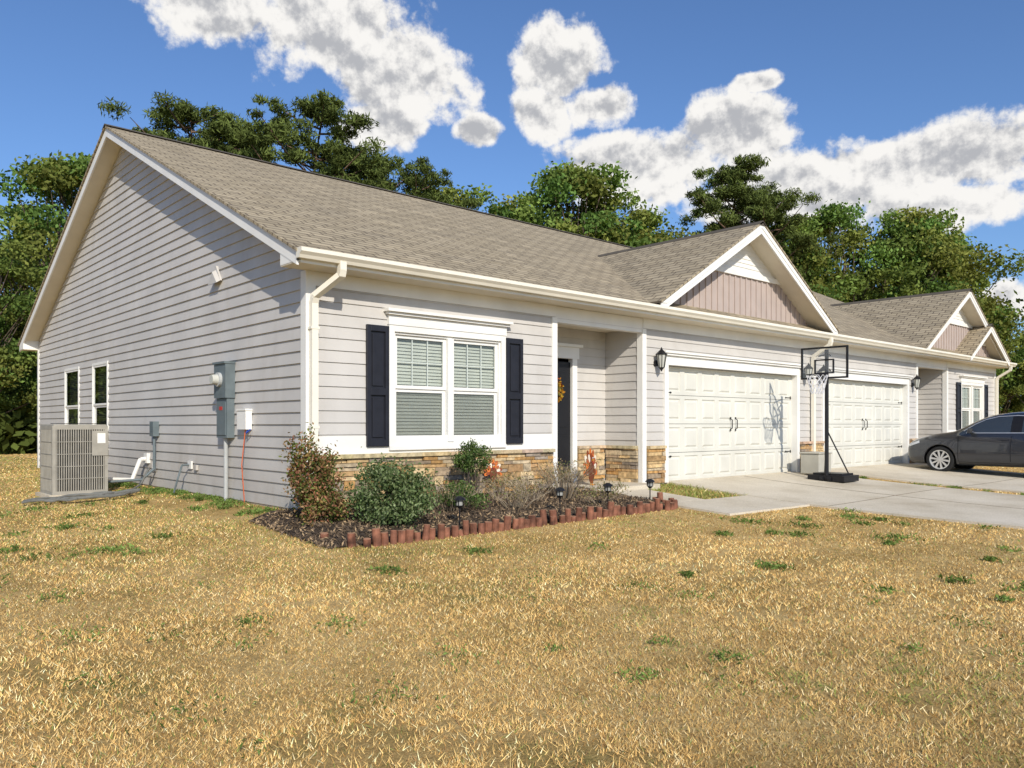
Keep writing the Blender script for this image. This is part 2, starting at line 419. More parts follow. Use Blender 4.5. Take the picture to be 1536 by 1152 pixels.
# --- front gables
def gable(xc, hw, za, yf, pitch, face_y, nm, small=False):
    zb = za-hw*pitch
    ym = (za-ZE)/SL-EV
    yv = (zb-ZE)/SL-EV
    m = MB()
    sl = math.sqrt(1+pitch*pitch)
    for s in (-1, 1):
        uvf = lambda p, s=s: (p[1]+3, abs(p[0]-xc)*sl)
        e = Vx((xc+s*(hw+.03), yf-.03, zb-.03*pitch)); a = Vx((xc, yf-.03, za)); b = Vx((xc, ym+.05, za)); v = Vx((xc+s*(hw+.03), yv+.0, zb-.03*pitch))
        m.prism([e, a, b, v], (0, 0, -.035), 0, uvf)
        m.prism([(xc+s*hw, yf, zb-.037), (xc, yf, za-.037), (xc, yf, za-.037-.2), (xc+s*(hw-.02), yf, zb-.037-.16)], (0, .03, 0), 1)
        m.prism([(xc+s*(hw-.01), yf+.032, zb-.10), (xc, yf+.032, za-.10), (xc, yf+.032, za-.14), (xc+s*(hw-.01), yf+.032, zb-.14)], (0, face_y-yf-.03, 0), 2)
        m.prism([(xc+s*(hw-.16), yf-.012, zb-.13+.16*pitch), (xc, yf-.012, za-.13), (xc, yf-.012, za-.03), (xc+s*(hw-.02), yf-.012, zb-.045)], (0, .011, 0), 1)
    m.prism([(xc, yf-.03, za+.015), (xc-.14, yf-.03, za-.14*pitch+.012), (xc-.14, yf-.03, za-.14*pitch-.0), (xc+.14, yf-.03, za-.14*pitch), (xc+.14, yf-.03, za-.14*pitch+.012)], (0, ym-yf, 0), 3)
    z0 = zr(face_y)-.1; zt_ = za-.14
    zsp = za-1.02 if not small else za-.6
    def hwz(z): return max(0, (zt_-z)/pitch)
    m.face([(xc-hwz(z0), face_y, z0), (xc+hwz(z0), face_y, z0), (xc+hwz(zsp), face_y, zsp), (xc-hwz(zsp), face_y, zsp)], 4)
    k = -int(hw/.2)
    while k*.2 < hw:
        x = xc+k*.2; top = min(zsp, zt_-abs(x-xc)*pitch)
        if top > z0+.05: m.box(x-.022, x+.022, face_y-.022, face_y-.001, z0, top, 4)
        k += 1
    m.box(xc-hwz(zsp)-.05, xc+hwz(zsp)+.05, face_y-.05, face_y-.001, zsp, zsp+.10, 1)
    siding(m, (Vx((xc, face_y-.003, 0)), Vx((1, 0, 0)), Vx((0, -1, 0))), zsp+.10, zt_, lambda z: (-hwz(z), hwz(z)), e=.09, lip=.018, mi=1)
    m.build(nm, [SHING, WHITE, SOFF, RIDGE, TAUPE], house)
gable(9.55, 3.22, 5.05, -.50, .585, -.02, 'garage_gable')
gable(21.2, 3.25, 5.06, -.46, .585, -.02, 'right_gable')
gable(22.75, 1.75, 4.14, -.56, .585, -.14, 'small_right_gable', True)

# --- stone veneer
STC = [(.50, .32, .15), (.60, .42, .21), (.44, .27, .13), (.54, .43, .28), (.36, .27, .18), (.64, .48, .27), (.50, .29, .11), (.33, .27, .21)]
def stone(mb, F, u0, u1, z0, z1, endL=False):
    mb.lbox(F, u0, u1, z0, z1, 0, .03, 1)
    z = z0
    while z < z1-.02:
        h = random.choice((.05, .07, .09, .12)); 
        if z+h > z1-.03: h = z1-z
        u = u0
        while u < u1-.01:
            w = random.uniform(.14, .42)
            if u+w > u1-.08: w = u1-u
            if h > .1 and random.random() < .35: parts = [(z, z+h*.45), (z+h*.45, z+h)]
            else: parts = [(z, z+h)]
            for a, b in parts:
                c = random.choice(STC); k = random.uniform(.75, 1.2); c = tuple(q*k for q in c); pr = random.uniform(.05, .085)
                o, U, n = F; j = lambda: random.uniform(-.005, .005)
                def P(uu, zz, kk): return o+U*uu+Vx((0, 0, zz))+n*kk
                A = [P(u+.005+j(), a+.004+j()*.5, pr+j()), P(u+w-.005+j(), a+.004+j()*.5, pr+j()), P(u+w-.004, a+.003, .02), P(u+.004, a+.003, .02),
                     P(u+.005+j(), b-.003+j()*.5, pr+j()*1.5), P(u+w-.005+j(), b-.003+j()*.5, pr+j()*1.5), P(u+w-.004, b-.002, .02), P(u+.004, b-.002, .02)]
                mb.hexa(A, 0, c)
            u += w
        z += h
def cap(mb, F, u0, u1, z):
    u = u0
    while u < u1-.01:
        w = min(random.uniform(.4, .6), u1-u)
        mb.lbox(F, u+.002, u+w-.002, z, z+.05, .0, .105, 0, tuple(q*random.uniform(.9, 1.1) for q in (.56, .42, .26))); u += w
mb = MB(); ZS = .62
FR6 = (Vx((6.44, 0, 0)), Vx((0, 1, 0)), Vx((-1, 0, 0)))
for spec in ((FF, .11, 4.18), (FF, 6.54, 7.02), (FP, 5.66, 6.35), (FR6, .06, .78), (FF, 11.93, 13.0), (FF, L-7.02, L-6.54), (FF, L-4.18, L-.11), (FP, L-6.35, L-5.66)):
    stone(mb, spec[0], spec[1], spec[2], -.12 if spec[0] is FF and spec[1] < 5 else .0, ZS); cap(mb, spec[0], spec[1], spec[2], ZS+.001)
mb.build('stone_veneer', [STONE, MORTAR], house)
mb = MB()
for a, b in ((.11, 4.18), (L-4.18, L-.11)):
    mb.box(a, b, -.03, 0, ZS+.052, .90)
mb.build('band_board', [WHITE], house)

# --- windows
def window(F, u0, u1, z0, z1, units, nm, grid=True, crown=False, shutters=False, thin=False):
    m = MB(); t = .05 if thin else .085
    D0 = .035 if thin else 0.0; cp = .034 if thin else .05
    m.lbox(F, u0-t, u0+.0, z0-.02, z1+t, -.02, cp, 0); m.lbox(F, u1, u1+t, z0-.02, z1+t, -.02, cp, 0)
    m.lbox(F, u0+.001, u1-.001, z1, z1+t, -.02, cp, 0); m.lbox(F, u0-t-.0, u1+t+.0, z0-.07, z0-.021, -.02, cp+.015, 0)
    if crown:
        m.lbox(F, u0-t-.01, u1+t+.01, z1+t+.001, z1+t+.13, .0, .06, 0)
        m.lbox(F, u0-t-.04, u1+t+.04, z1+t+.131, z1+t+.165, .0, .10, 0)
        m.lbox(F, u0-t-.07, u1+t+.07, z1+t+.166, z1+t+.205, .0, .14, 0)
    q0 = .0 if thin else .03
    if not thin:
        m.lbox(F, u0-.002, u0+.03, z0, z1, -.08, .02, 0); m.lbox(F, u1-.03, u1+.002, z0, z1, -.08, .02, 0)
        m.lbox(F, u0+.03, u1-.03, z1-.03, z1+.002, -.08, .02, 0); m.lbox(F, u0+.03, u1-.03, z0-.02, z0+.03, -.08, .02, 0)
    w = (u1-u0-2*q0)/units; mull = .10 if units > 1 else 0
    for k in range(units):
        a = u0+q0+k*w+(mull/2 if k else 0); b = u0+q0+(k+1)*w-(mull/2 if k < units-1 else 0)
        if k < units-1: m.lbox(F, b, b+mull, z0+.03, z1-.03, -.07, .045, 0)
        zm = (z0+z1)/2; fr = .045 if not thin else .04
        for (c, d, o) in ((z0+q0, zm, -.03+D0), (zm, z1-q0, -.01+D0)):
            m.lbox(F, a, a+fr, c, d, o-.03, o, 0); m.lbox(F, b-fr, b, c, d, o-.03, o, 0)
            m.lbox(F, a+fr, b-fr, c, c+fr, o-.03, o, 0); m.lbox(F, a+fr, b-fr, d-fr, d, o-.03, o, 0)
            P = [F[0]+F[1]*uu+Vx((0, 0, zz))+F[2]*(o-.012) for uu, zz in ((a+fr, c+fr), (b-fr, c+fr), (b-fr, d-fr), (a+fr, d-fr))]
            m.face(P, 1)
            # insect screen darkens the lower sash
            if not thin and c < zm-.1:
                P2 = [p+F[2]*.008 for p in P]; m.face(P2, 4)
            if grid and c == zm:
                for q in (1, 2):
                    uu = a+fr+(b-a-2*fr)*q/3; m.lbox(F, uu-.007, uu+.007, c+fr, d-fr, o-.024, o-.015, 0)
                zz = (c+d)/2; m.lbox(F, a+fr, b-fr, zz-.007, zz+.007, o-.0245, o-.0145, 0)
        z = z0+.04
        while z < z1-.05:
            P = [F[0]+F[1]*uu+Vx((0, 0, zz))+F[2]*o for uu, zz, o in ((a+.01, z, -.060), (b-.01, z, -.060), (b-.01, z+.047, -.08), (a+.01, z+.047, -.08))]
            m.face(P, 2); z += .045
        m.lbox(F, a, b, z0, z1, -.16, -.14, 3)
    o = m.build(nm, [WHITE, GLASS, BLIND if units > 1 else DARK, DARK, SCREEN], house)
    if shutters:
        s = MB()
        for a in (u0-t-.33-.01, u1+t+.01):
            b = a+.33; c = z0-.02; d = z1+.06
            s.lbox(F, a, a+.055, c, d, .02, .065); s.lbox(F, b-.055, b, c, d, .02, .065)
            for zz0, zz1 in ((c, c+.09), ((c+d)/2-.12, (c+d)/2-.03), (d-.08, d)): s.lbox(F, a+.055, b-.055, zz0, zz1, .02, .064)
            s.lbox(F, a+.05, b-.05, c+.05, d-.05, .018, .035)
            for p0, p1 in ((c+.12, (c+d)/2-.15), ((c+d)/2, d-.11)): s.lbox(F, a+.085, b-.085, p0, p1, .03, .052)
        s.build('shutters', [SHUT], house, bevel=.004)
SCREEN, nt, out = new_mat('insect_screen')
tr = N(nt, 'ShaderNodeBsdfTransparent'); gl = N(nt, 'ShaderNodeBsdfDiffuse'); gl.inputs[0].default_value = (.10, .11, .11, 1)
mx = N(nt, 'ShaderNodeMixShader'); mx.inputs[0].default_value = .28; nt.links.new(tr.outputs[0], mx.inputs[1]); nt.links.new(gl.outputs[0], mx.inputs[2]); nt.links.new(mx.outputs[0], out.inputs[0])
window(FF, *WIN1, 2, 'front_window', crown=True, shutters=True)
window(FF, *WIN2, 2, 'front_window', crown=True, shutters=True)
for g in GW: window(FG, *g, 1, 'side_window', grid=False, thin=True)

# --- garage doors
def garage(u0, u1, nm):
    m = MB(); H = 2.13; o = -.10
    w = u1-u0
    rows, cols = 4, 8; rh = H/rows; cw = (w-.10)/cols
    def P(u, z, k): return (u, -k, z)
    for r in range(rows):
        z0 = r*rh; z1 = z0+rh-.008
        m.face([P(u0, z1, o-.012), P(u1, z1, o-.012), P(u1, z1+.008, o-.012), P(u0, z1+.008, o-.012)], 1)
        for c in range(cols):
            a = u0+.05+c*cw; b = a+cw
            if c == 0: m.face([P(u0, z0, o), P(a, z0, o), P(a, z1, o), P(u0, z1, o)])
            if c == cols-1: m.face([P(b, z0, o), P(u1, z0, o), P(u1, z1, o), P(b, z1, o)])
            rings = [(0, 0), (.065, 0), (.078, -.022), (.10, -.022), (.13, -.002)]
            R = [[(a+i, z0+i*.95), (b-i, z0+i*.95), (b-i, z1-i*.95), (a+i, z1-i*.95)] for i, _ in rings]
            for q in range(len(rings)-1):
                for e in range(4):
                    f = (e+1) % 4
                    m.face([P(*R[q][e], o+rings[q][1]), P(*R[q][f], o+rings[q][1]), P(*R[q+1][f], o+rings[q+1][1]), P(*R[q+1][e], o+rings[q+1][1])])
            m.face([P(*p, o-.002) for p in R[-1]])
    m.build(nm, [GDOOR, DARK], house)
    t = MB()
    for a, b in ((u0-.11, u0+.0), (u1, u1+.11)): t.lbox(FF, a, b, .0, 2.13, -.12, .045)
    t.lbox(FF, u0-.11, u1+.11, 2.131, 2.30, -.12, .045); t.lbox(FF, u0-.15, u1+.15, 2.301, 2.34, .0, .09); t.lbox(FF, u0-.18, u1+.18, 2.341, 2.375, .0, .12)
    t.build('garage_casing', [WHITE], house)
    h = MB()
    for s, ue in ((1, u0+.03), (-1, u1-.03)):
        for z in (.46, 1.64):
            a, b = sorted((ue, ue+s*.22)); h.lbox(FF, a, b, z-.008, z+.008, o, o+.010)
            a, b = sorted((ue, ue+s*.035)); h.lbox(FF, a, b, z-.03, z+.03, o, o+.011)
            c = ue+s*.22; h.tube((c, -o, z), (c, -o-.011, z), .018, .018, 8)
    uc = (u0+u1)/2
    for s in (-.09, .09):
        h.path([(uc+s, -o, .95), (uc+s, -o-.045, .98), (uc+s, -o-.045, 1.14), (uc+s, -o, 1.17)], .009, 6)
        h.lbox(FF, uc+s-.016, uc+s+.016, .92, .96, o, o+.01); h.lbox(FF, uc+s-.016, uc+s+.016, 1.16, 1.20, o, o+.01)
    h.build('garage_hardware', [BLACK], house)
garage(GAR[0], GAR[1], 'garage_door'); garage(*mir(GAR[0], GAR[1]), 'garage_door')
def door(a, b):
    m = MB()
    m.lbox(FP, a, b, .04, 2.14, -.05, -.005, 1)
    for z0, z1 in ((.2, .85), (1.0, 1.95)):
        for q in (0, 1):
            c = a+.1+q*(b-a-.12)/2; m.lbox(FP, c, c+(b-a)/2-.14, z0, z1, -.005, .006, 1)
    m.lbox(FP, a-.10, a, .03, 2.2, -.05, .05, 0); m.lbox(FP, b, b+.12, .03, 2.2, -.05, .05, 0)
    m.lbox(FP, a-.14, b+.16, 2.2, 2.40, -.05, .06, 0); m.lbox(FP, a-.19, b+.21, 2.401, 2.45, 0, .11, 0)
    m.tube((a+.08, .85-.0, 1.0), (a+.08, .79, 1.0), .03, .03, 10, 1)
    m.build('entry_door', [WHITE, BLACK], house)
door(4.60, 5.52); door(L-5.52, L-4.60)
c = []; cc = []
for i in range(240):
    t = random.uniform(0, 2*math.pi); r = .17+random.gauss(0, .03)
    c.append((5.06+r*math.cos(t), .78+random.gauss(0, .015), 1.62+r*math.sin(t))); cc.append(random.choice([(.5, .22, .03), (.55, .35, .05), (.35, .08, .03), (.2, .18, .05)]))
link('door_wreath', np_mesh('door_wreath', [leafq(np.array(c), .035, .02, np.array(cc))], [LEAF]))
LG = pmat('lantern_glass', (.5, .5, .45), .15, .05)
def lantern(x, z):
    m = MB()
    m.tube((x, -.0, z+.02), (x, -.05, z+.02), .06, .055, 12, 0)
    m.path([(x, -.05, z+.02), (x, -.11, z+.0), (x, -.15, z+.07), (x, -.15, z+.15)], .010, 6)
    m.tube((x, -.15, z+.26), (x, -.15, z+.30), .02, .005, 8)
    m.tube((x, -.15, z+.18), (x, -.15, z+.26), .10, .02, 8); m.tube((x, -.15, z+.165), (x, -.15, z+.18), .105, .105, 8)
    m.tube((x, -.15, z-.06), (x, -.15, z+.165), .05, .085, 8, 1)
    for k in range(8):
        t = math.pi*2*k/8; m.tube((x+.053*math.cos(t), -.15+.053*math.sin(t), z-.06), (x+.089*math.cos(t), -.15+.089*math.sin(t), z+.165), .006, .006, 4)
    m.tube((x, -.15, z-.10), (x, -.15, z-.06), .02, .058, 8); m.tube((x, -.15, z-.13), (x, -.15, z-.10), .008, .02, 8)
    m.build('wall_lantern', [BLACK, LG], house)
lantern(6.80, 2.12); lantern(12.1, 2.12); lantern(12.8, 2.12); lantern(L-6.80, 2.12)
m = MB()
m.prism([(-.02, 2.66-.16, 3.13), (-.02, 2.66+.16, 3.13), (-.02, 2.66, 3.36)], (-.03, 0, 0), 0)
m.prism([(-.045, 2.66-.16, 3.13), (-.045, 2.66+.16, 3.13), (-.045, 2.66, 3.30)], (-.06, 0, -.04), 0)
m.lbox(FG, 5.3, 5.45, .25, .40, .02, .04, 1); m.lbox(FG, 5.33, 5.36, .3, .36, .04, .05, 1); m.lbox(FG, 3.4, 3.5, .35, .43, .02, .06, 0)
m.build('wall_vent', [SID, WHITE], house)
m = MB()
m.lbox(FG, 2.05, 2.45, 1.42, 1.92, .02, .16, 0)
m.lbox(FG, 2.04, 2.46, 1.90, 1.93, .02, .18, 0)
m.lbox(FG, 2.07, 2.43, .86, 1.415, .02, .13, 0)
m.lbox(FG, 2.10, 2.40, .90, 1.36, .13, .142, 0)
m.tube((-.16, 2.25, 1.68), (-.20, 2.25, 1.68), .10, .10, 18, 1); m.tube((-.20, 2.25, 1.68), (-.28, 2.25, 1.68), .075, .065, 18, 3)
m.lbox(FG, 2.2, 2.3, 1.25, 1.3, .142, .146, 2)
m.tube((-.07, 2.25, -.1), (-.07, 2.25, .87), .03, .03, 10, 1)
m.build('electric_meter_box', [GREYM, pmat('conduit', (.42, .43, .42), .5), pmat('red_label', (.5, .04, .03), .5), LG])
m = MB()
m.lbox(FG, 1.50, 1.78, .98, 1.25, .02, .11, 0); m.lbox(FG, 1.49, 1.79, 1.235, 1.26, .02, .12, 0)
m.path([(-.07, 1.60, .98), (-.12, 1.60, .5), (-.10, 1.55, -.05)], .007, 6, 1)
m.path([(-.05, 1.55, .98), (-.10, 1.5, .93), (-.08, 1.42, .98)], .01, 6, 2)
m.build('utility_box', [WHITE, pmat('orange_cable', (.55, .12, .04), .6), pmat('blue_cable', (.03, .08, .4), .5)])
m = MB()
m.lbox(FG, 5.15, 5.32, .85, 1.10, .02, .12, 0)
m.path([(-.07, 5.24, .85), (-.07, 5.24, .3), (-.25, 5.3, .12), (-.8, 5.4, .1)], .022, 8, 0)
m.path([(-.05, 5.7, .45), (-.15, 5.7, .45), (-.3, 5.65, .1), (-.9, 5.5, .15)], .035, 8, 1)
m.lbox(FG, 5.62, 5.78, .38, .55, .0, .07, 1)
m.path([(-.06, 3.7, .42), (-.16, 3.7, .42), (-.22, 3.72, .2), (-.25, 3.8, -.02)], .015, 8, 0); m.lbox(FG, 3.63, 3.77, .36, .48, .02, .05, 1)
m.build('disconnect_and_lines', [GREYM, WHITE])
# garden hose lying in loose coils in front of the condenser
m = MB(); pts = []
for k in range(100):
    t = k*.24; r = .30+.10*math.sin(k*.37)+.0012*k; xh = -1.30+r*1.7*math.cos(t)+.05*math.sin(k*1.3); yh = 4.35+r*.7*math.sin(t); pts.append((xh, yh, Z(xh, yh)+.05+.03*abs(math.sin(k*.9))))
pts += [(-.8, 4.6, Z(-.8, 4.6)+.06), (-.5, 4.9, .0), (-.3, 5.2, .05), (-.12, 5.35, .3)]
m.path(pts, .018, 6, 0); m.build('garden_hose', [pmat('hose', (.16, .16, .145), .5)])

# --- AC condenser
ac = empty('air_conditioner_unit')
cx, cy, sz, hh = -1.22, 5.55, .80, 1.10; zb = Z(cx, cy)
m = MB()
m.box(cx-.46, cx+.46, cy-.46, cy+.46, zb-.05, zb+.04, 2)
z0 = zb+.041; a = sz/2
m.box(cx-a, cx+a, cy-a, cy+a, z0, z0+.05, 0); m.box(cx-a+.03, cx+a-.03, cy-a+.03, cy+a-.03, z0+.05, z0+hh-.08, 1)
m.box(cx-a, cx+a, cy-a, cy+a, z0+hh-.08, z0+hh-.02, 0); m.box(cx-a+.02, cx+a-.02, cy-a+.02, cy+a-.02, z0+hh-.02, z0+hh, 0)
for sx in (-1, 1):
    for sy in (-1, 1): m.box(cx+sx*a-(.05 if sx > 0 else 0), cx+sx*a+(.05 if sx < 0 else 0), cy+sy*a-(.05 if sy > 0 else 0), cy+sy*a+(.05 if sy < 0 else 0), z0+.05, z0+hh-.08, 0)
for k in range(1, 22):
    p = -a+.03+k*(sz-.06)/22
    for s in (-1, 1):
        y_ = cy+s*a; m.box(cx+p-.007, cx+p+.007, min(y_, y_-s*.022), max(y_, y_-s*.022), z0+.05, z0+hh-.08, 0)
        x_ = cx+s*a; m.box(min(x_, x_-s*.022), max(x_, x_-s*.022), cy+p-.007, cy+p+.007, z0+.05, z0+hh-.08, 0)
for k in range(1, 5):
    z = z0+.05+k*(hh-.13)/5
    for s in (-1, 1):
        m.box(cx-a+.02, cx+a-.02, cy+s*a-.004, cy+s*a+.004, z-.005, z+.005, 0); m.box(cx+s*a-.004, cx+s*a+.004, cy-a+.02, cy+a-.02, z-.005, z+.005, 0)
m.box(cx+a+.0, cx+a+.012, cy-a+.01, cy-a+.30, z0+.55, z0+hh-.1, 0)
m.box(cx+a-.24, cx+a-.0, cy-a-.012, cy-a+.0, z0+.60, z0+hh-.1, 0)
m.box(cx+a-.16, cx+a-.04, cy-a-.015, cy-a-.0125, z0+hh-.30, z0+hh-.14, 3)
for r in (.1, .18, .26, .33):
    pts = [(cx+r*math.cos(t*math.pi/12), cy+r*math.sin(t*math.pi/12), z0+hh+.015) for t in range(25)]; m.path(pts, .006, 4, 1)
m.build('condenser', [ACM, DARK, CONC, WHITE], ac)

# ------------------------------------------------------------------ garden bed
MULCH = pmat('mulch', (.07, .05, .035), .95, .3, 20, bump=1, bscale=70)
ax = np.linspace(-.75, 4.88, 40); ay = np.linspace(-1.86, -.04, 18); mbm = MB()
bd = empty('garden_bed')
def bz(x, y):
    e = min(1, max(0, min((x+.75)/.25, (y+1.86)/.2, (4.9-x)/.2)))
    return Z(x, y)+.012+.07*e+.012*math.sin(9*x)*math.cos(11*y)*e
for i in range(39):
    for j in range(17):
        mbm.face([(a, b, bz(a, b)) for a, b in ((ax[i], ay[j]), (ax[i+1], ay[j]), (ax[i+1], ay[j+1]), (ax[i], ay[j+1]))])
mbm.build('mulch_bed', [MULCH], bd)
n = 14000
px = rng.uniform(-.80, 4.88, n); py = rng.uniform(-1.88, -.1, n); pz = np.array([bz(a, b) for a, b in zip(px, py)])+rng.uniform(0, .025, n)
cb = np.array([(.12, .085, .055), (.06, .045, .032), (.20, .14, .09), (.40, .28, .16)])[rng.choice(4, n, p=[.35, .25, .2, .20])]
link('mulch_chips', np_mesh('mulch_chips', [leafq(np.stack([px, py, pz], 1), .03, .008, cb)], [pmat('mulch_chip', (1, 1, 1), .9, .1, vcol=True)]), parent=bd)
m = MB()
path = [(-.62, -1.55), (-.5, -1.88)]+[(-.35+k*.1, -1.93) for k in range(0, 52)]+[(4.86, -1.86), (4.9, -1.76), (4.9, -1.66), (4.9, -1.56), (4.9, -1.46)]
for k, (x, y) in enumerate(path):
    h = (.11, .15, .09, .17, .12, .14)[k % 6]+random.uniform(-.03, .03); r = .042+random.uniform(-.006, .006)
    x += random.uniform(-.014, .014); y += random.uniform(-.025, .025); z = Z(x, y)
    m.tube((x, y, z-.08), (x+random.uniform(-.02, .02), y+random.uniform(-.02, .02), z+h), r, r*.96, 12, 0, capmi=1)
m.build('log_edging', [EDGE, EDGETOP], bd, bevel=.004)

# --- shrubs
def shrub(name, x, y, rx, rz, zc, n, size, cols, base=None, stems=True, shells=30, ry=None):
    ry = ry or rx; z0 = Z(x, y)+.05
    cen = []; cl = []
    cs = rng.normal(size=(shells, 3)); cs /= np.linalg.norm(cs, axis=1)[:, None]; cs *= rng.uniform(.45, .98, (shells, 1))
    per = n//shells
    for c in cs:
        f = rng.uniform(.7, 1.25); q = rng.normal(size=(per, 3))*.17+c
        cen.append(q*np.array([rx, ry, rz])+np.array([x, y, z0+zc])); k = rng.choice(len(cols), per)
        cl.append(np.array(cols)[k]*f*rng.uniform(.7, 1.3, (per, 1)))
    cen = np.concatenate(cen); cl = np.concatenate(cl); cen[:, 2] = np.maximum(cen[:, 2], z0+.0)
    b = MB()
    if stems:
        for k in range(14):
            c = cs[k % shells]*.8
            b.tube((x+random.uniform(-.04, .04), y+random.uniform(-.04, .04), z0-.08), (x+c[0]*rx, y+c[1]*ry, z0+zc+c[2]*rz), .012, .004, 5, cap=False, col=(.10, .07, .05))
    ch = [leafq(cen, size*rng.uniform(.7, 1.3, len(cen)), size*.5, cl, .5)]
    if stems: ch.append(mb_chunk(b, 1))
    link(name, np_mesh(name, ch, [LEAF, BARK]))
GR = [(.09, .14, .04), (.12, .18, .05), (.16, .22, .08), (.05, .09, .03)]
GR2 = [(.14, .19, .08), (.20, .26, .11), (.09, .14, .05), (.24, .29, .15)]
RD = [(.16, .18, .05), (.25, .16, .06), (.34, .15, .09), (.11, .15, .04), (.40, .26, .14)]
shrub('nandina_shrub', -.42, -.92, .27, .50, .52, 5200, .022, RD, shells=34)
shrub('nandina_shrub', -.28, -.95, .27, .28, .30, 2400, .022, RD, shells=25)
shrub('boxwood_shrub', .28, -1.42, .46, .36, .36, 9000, .022, GR2, shells=60)
shrub('boxwood_shrub', 2.15, -.55, .24, .21, .62, 3000, .018, GR, shells=30)
shrub('boxwood_shrub', 1.55, -1.05, .34, .20, .22, 1800, .02, GR, shells=22)
shrub('boxwood_shrub', -.15, -.5, .25, .2, .22, 900, .022, GR, shells=15)
def twigs(name, x, y, r, h, n, leafn, lc):
    b = MB(); tips = []
    for k in range(n):
        t = random.uniform(0, 2*math.pi); rr = r*math.sqrt(random.random()); z0 = Z(x, y)+.03
        p0 = Vx((x+rr*.25*math.cos(t), y+rr*.25*math.sin(t), z0)); p1 = p0+Vx((rr*.5*math.cos(t), rr*.5*math.sin(t), h*random.uniform(.4, .6)))
        p2 = p1+Vx((rr*.7*math.cos(t+random.uniform(-.6, .6)), rr*.7*math.sin(t), h*random.uniform(.2, .5)))
        c = random.choice([(.30, .24, .16), (.22, .16, .11), (.42, .34, .24)])
        b.tube(p0, p1, .005, .0035, 4, cap=False, col=c); b.tube(p1, p2, .0035, .0015, 4, cap=False, col=c)
        for q in range(3):
            u = random.random(); pp = p1.lerp(p2, u); e = pp+Vx((random.gauss(0, .05), random.gauss(0, .05), random.uniform(.02, .10)))
            b.tube(pp, e, .002, .001, 3, cap=False, col=c); tips.append(e)
    tips = np.array([tuple(t) for t in tips]); idx = rng.choice(len(tips), leafn); cen = tips[idx]+rng.normal(size=(leafn, 3))*.03
    link(name, np_mesh(name, [leafq(cen, .016, .008, np.array(lc)[rng.choice(len(lc), leafn)]*rng.uniform(.7, 1.3, (leafn, 1)), .3), mb_chunk(b, 1)], [LEAF, pmat('twig', (1, 1, 1), .9, .1, vcol=True)]))
DL = [(.34, .26, .13), (.28, .20, .10), (.18, .19, .07), (.42, .33, .19), (.14, .17, .06)]
for (x, y, r, h, n) in ((1.45, -.95, .38, .40, 50), (2.35, -1.2, .32, .30, 45), (3.0, -.8, .36, .42, 50), (3.55, -.9, .4, .6, 60), (3.9, -.55, .3, .45, 35), (2.7, -.5, .3, .35, 35), (3.7, -1.45, .3, .2, 25), (4.4, -1.0, .25, .22, 25)):
    twigs('dry_shrub', x, y, r, h, n, 320, DL)
PLG = pmat('lamp_lens', (.3, .3, .28), .2)
def plight(x, y):
    m = MB(); z = Z(x, y)+.05
    m.tube((x, y, z-.1), (x, y, z+.26), .009, .009, 6); m.tube((x, y, z+.22), (x, y, z+.25), .02, .045, 10); m.tube((x, y, z+.25), (x, y, z+.31), .042, .042, 10, 1)
    for k in range(5):
        t = k*1.257; m.tube((x+.044*math.cos(t), y+.044*math.sin(t), z+.25), (x+.044*math.cos(t), y+.044*math.sin(t), z+.31), .005, .005, 4)
    m.tube((x, y, z+.31), (x, y, z+.34), .075, .05, 12); m.tube((x, y, z+.34), (x, y, z+.355), .05, .02, 12)
    m.build('solar_path_light', [BLACK, PLG])
for p in ((1.0, -1.72), (2.65, -1.7), (3.6, -1.68), (4.62, -1.6)): plight(*p)

# --- turkey decorations
def turkey(x, y, z, s, nm, rot=0.0, squash=1.0):
    m = MB(); cols = [(.62, .16, .03), (.25, .06, .02), (.75, .65, .52), (.38, .10, .03)]
    ux = Vx((math.cos(rot), math.sin(rot), 0)); n = Vx((math.sin(rot), -math.cos(rot), 0)); O = Vx((x, y, z))
    def P(u, w, d): return O+ux*u*s*squash+Vx((0, 0, w*s))+n*d*s
    def poly(pp, d, th, col): m.prism([P(a, b, d) for a, b in pp], -n*th*s, 0, None, col)
    for ring, (R, w, d) in enumerate(((.52, .075, 0), (.40, .065, .02))):
        for k in range(9):
            t = math.radians(-15+k*26.2)
            cxx, cyy = math.cos(t), math.sin(t); px, py = -cyy, cxx; c = cols[(k+ring) % 4]
            base = (0, .42)
            pts = [(base[0]+cxx*r+px*q, base[1]+cyy*r+py*q) for r, q in ((.05, -w*.3), (R*.7, -w), (R*.92, -w*.8), (R, 0), (R*.92, w*.8), (R*.7, w), (.05, w*.3))]
            poly(pts, d+k*.0015, .01, c)
    body = [(.20*math.cos(a)*1, .33+.30*math.sin(a)) for a in np.linspace(0, 2*math.pi, 18)[:-1]]; poly(body, .05, .02, (.14, .04, .015))
    head = [(.085*math.cos(a), .66+.10*math.sin(a)) for a in np.linspace(0, 2*math.pi, 14)[:-1]]; poly(head, .075, .02, (.24, .06, .02))
    poly([(-.03, .66), (.03, .66), (.0, .60)], .09, .01, (.75, .4, .03)); poly([(-.015, .61), (.02, .61), (.015, .50), (-.005, .50)], .092, .01, (.5, .02, .02))
    for e in (-.028, .028): poly([(e+.014*math.cos(a), .69+.014*math.sin(a)) for a in np.linspace(0, 6.28, 8)[:-1]], .09, .01, (.8, .8, .8))
    for e in (-.06, .06): m.tube(P(e, .10, .04), P(e, .0, .04), .012*s, .012*s, 6, col=(.6, .25, .03)); m.tube(P(e, .005, .04), P(e, .005, .12), .012*s, .02*s, 6, col=(.6, .25, .03))
    m.build(nm, [pmat('painted_wood', (1, 1, 1), .6, .1, vcol=True)])
turkey(5.34, .22, .032, .66, 'turkey_decoration', .1, .60)
turkey(2.80, -.22, Z(2.80, -.22)+.28, .34, 'turkey_decoration', -.4, .8)

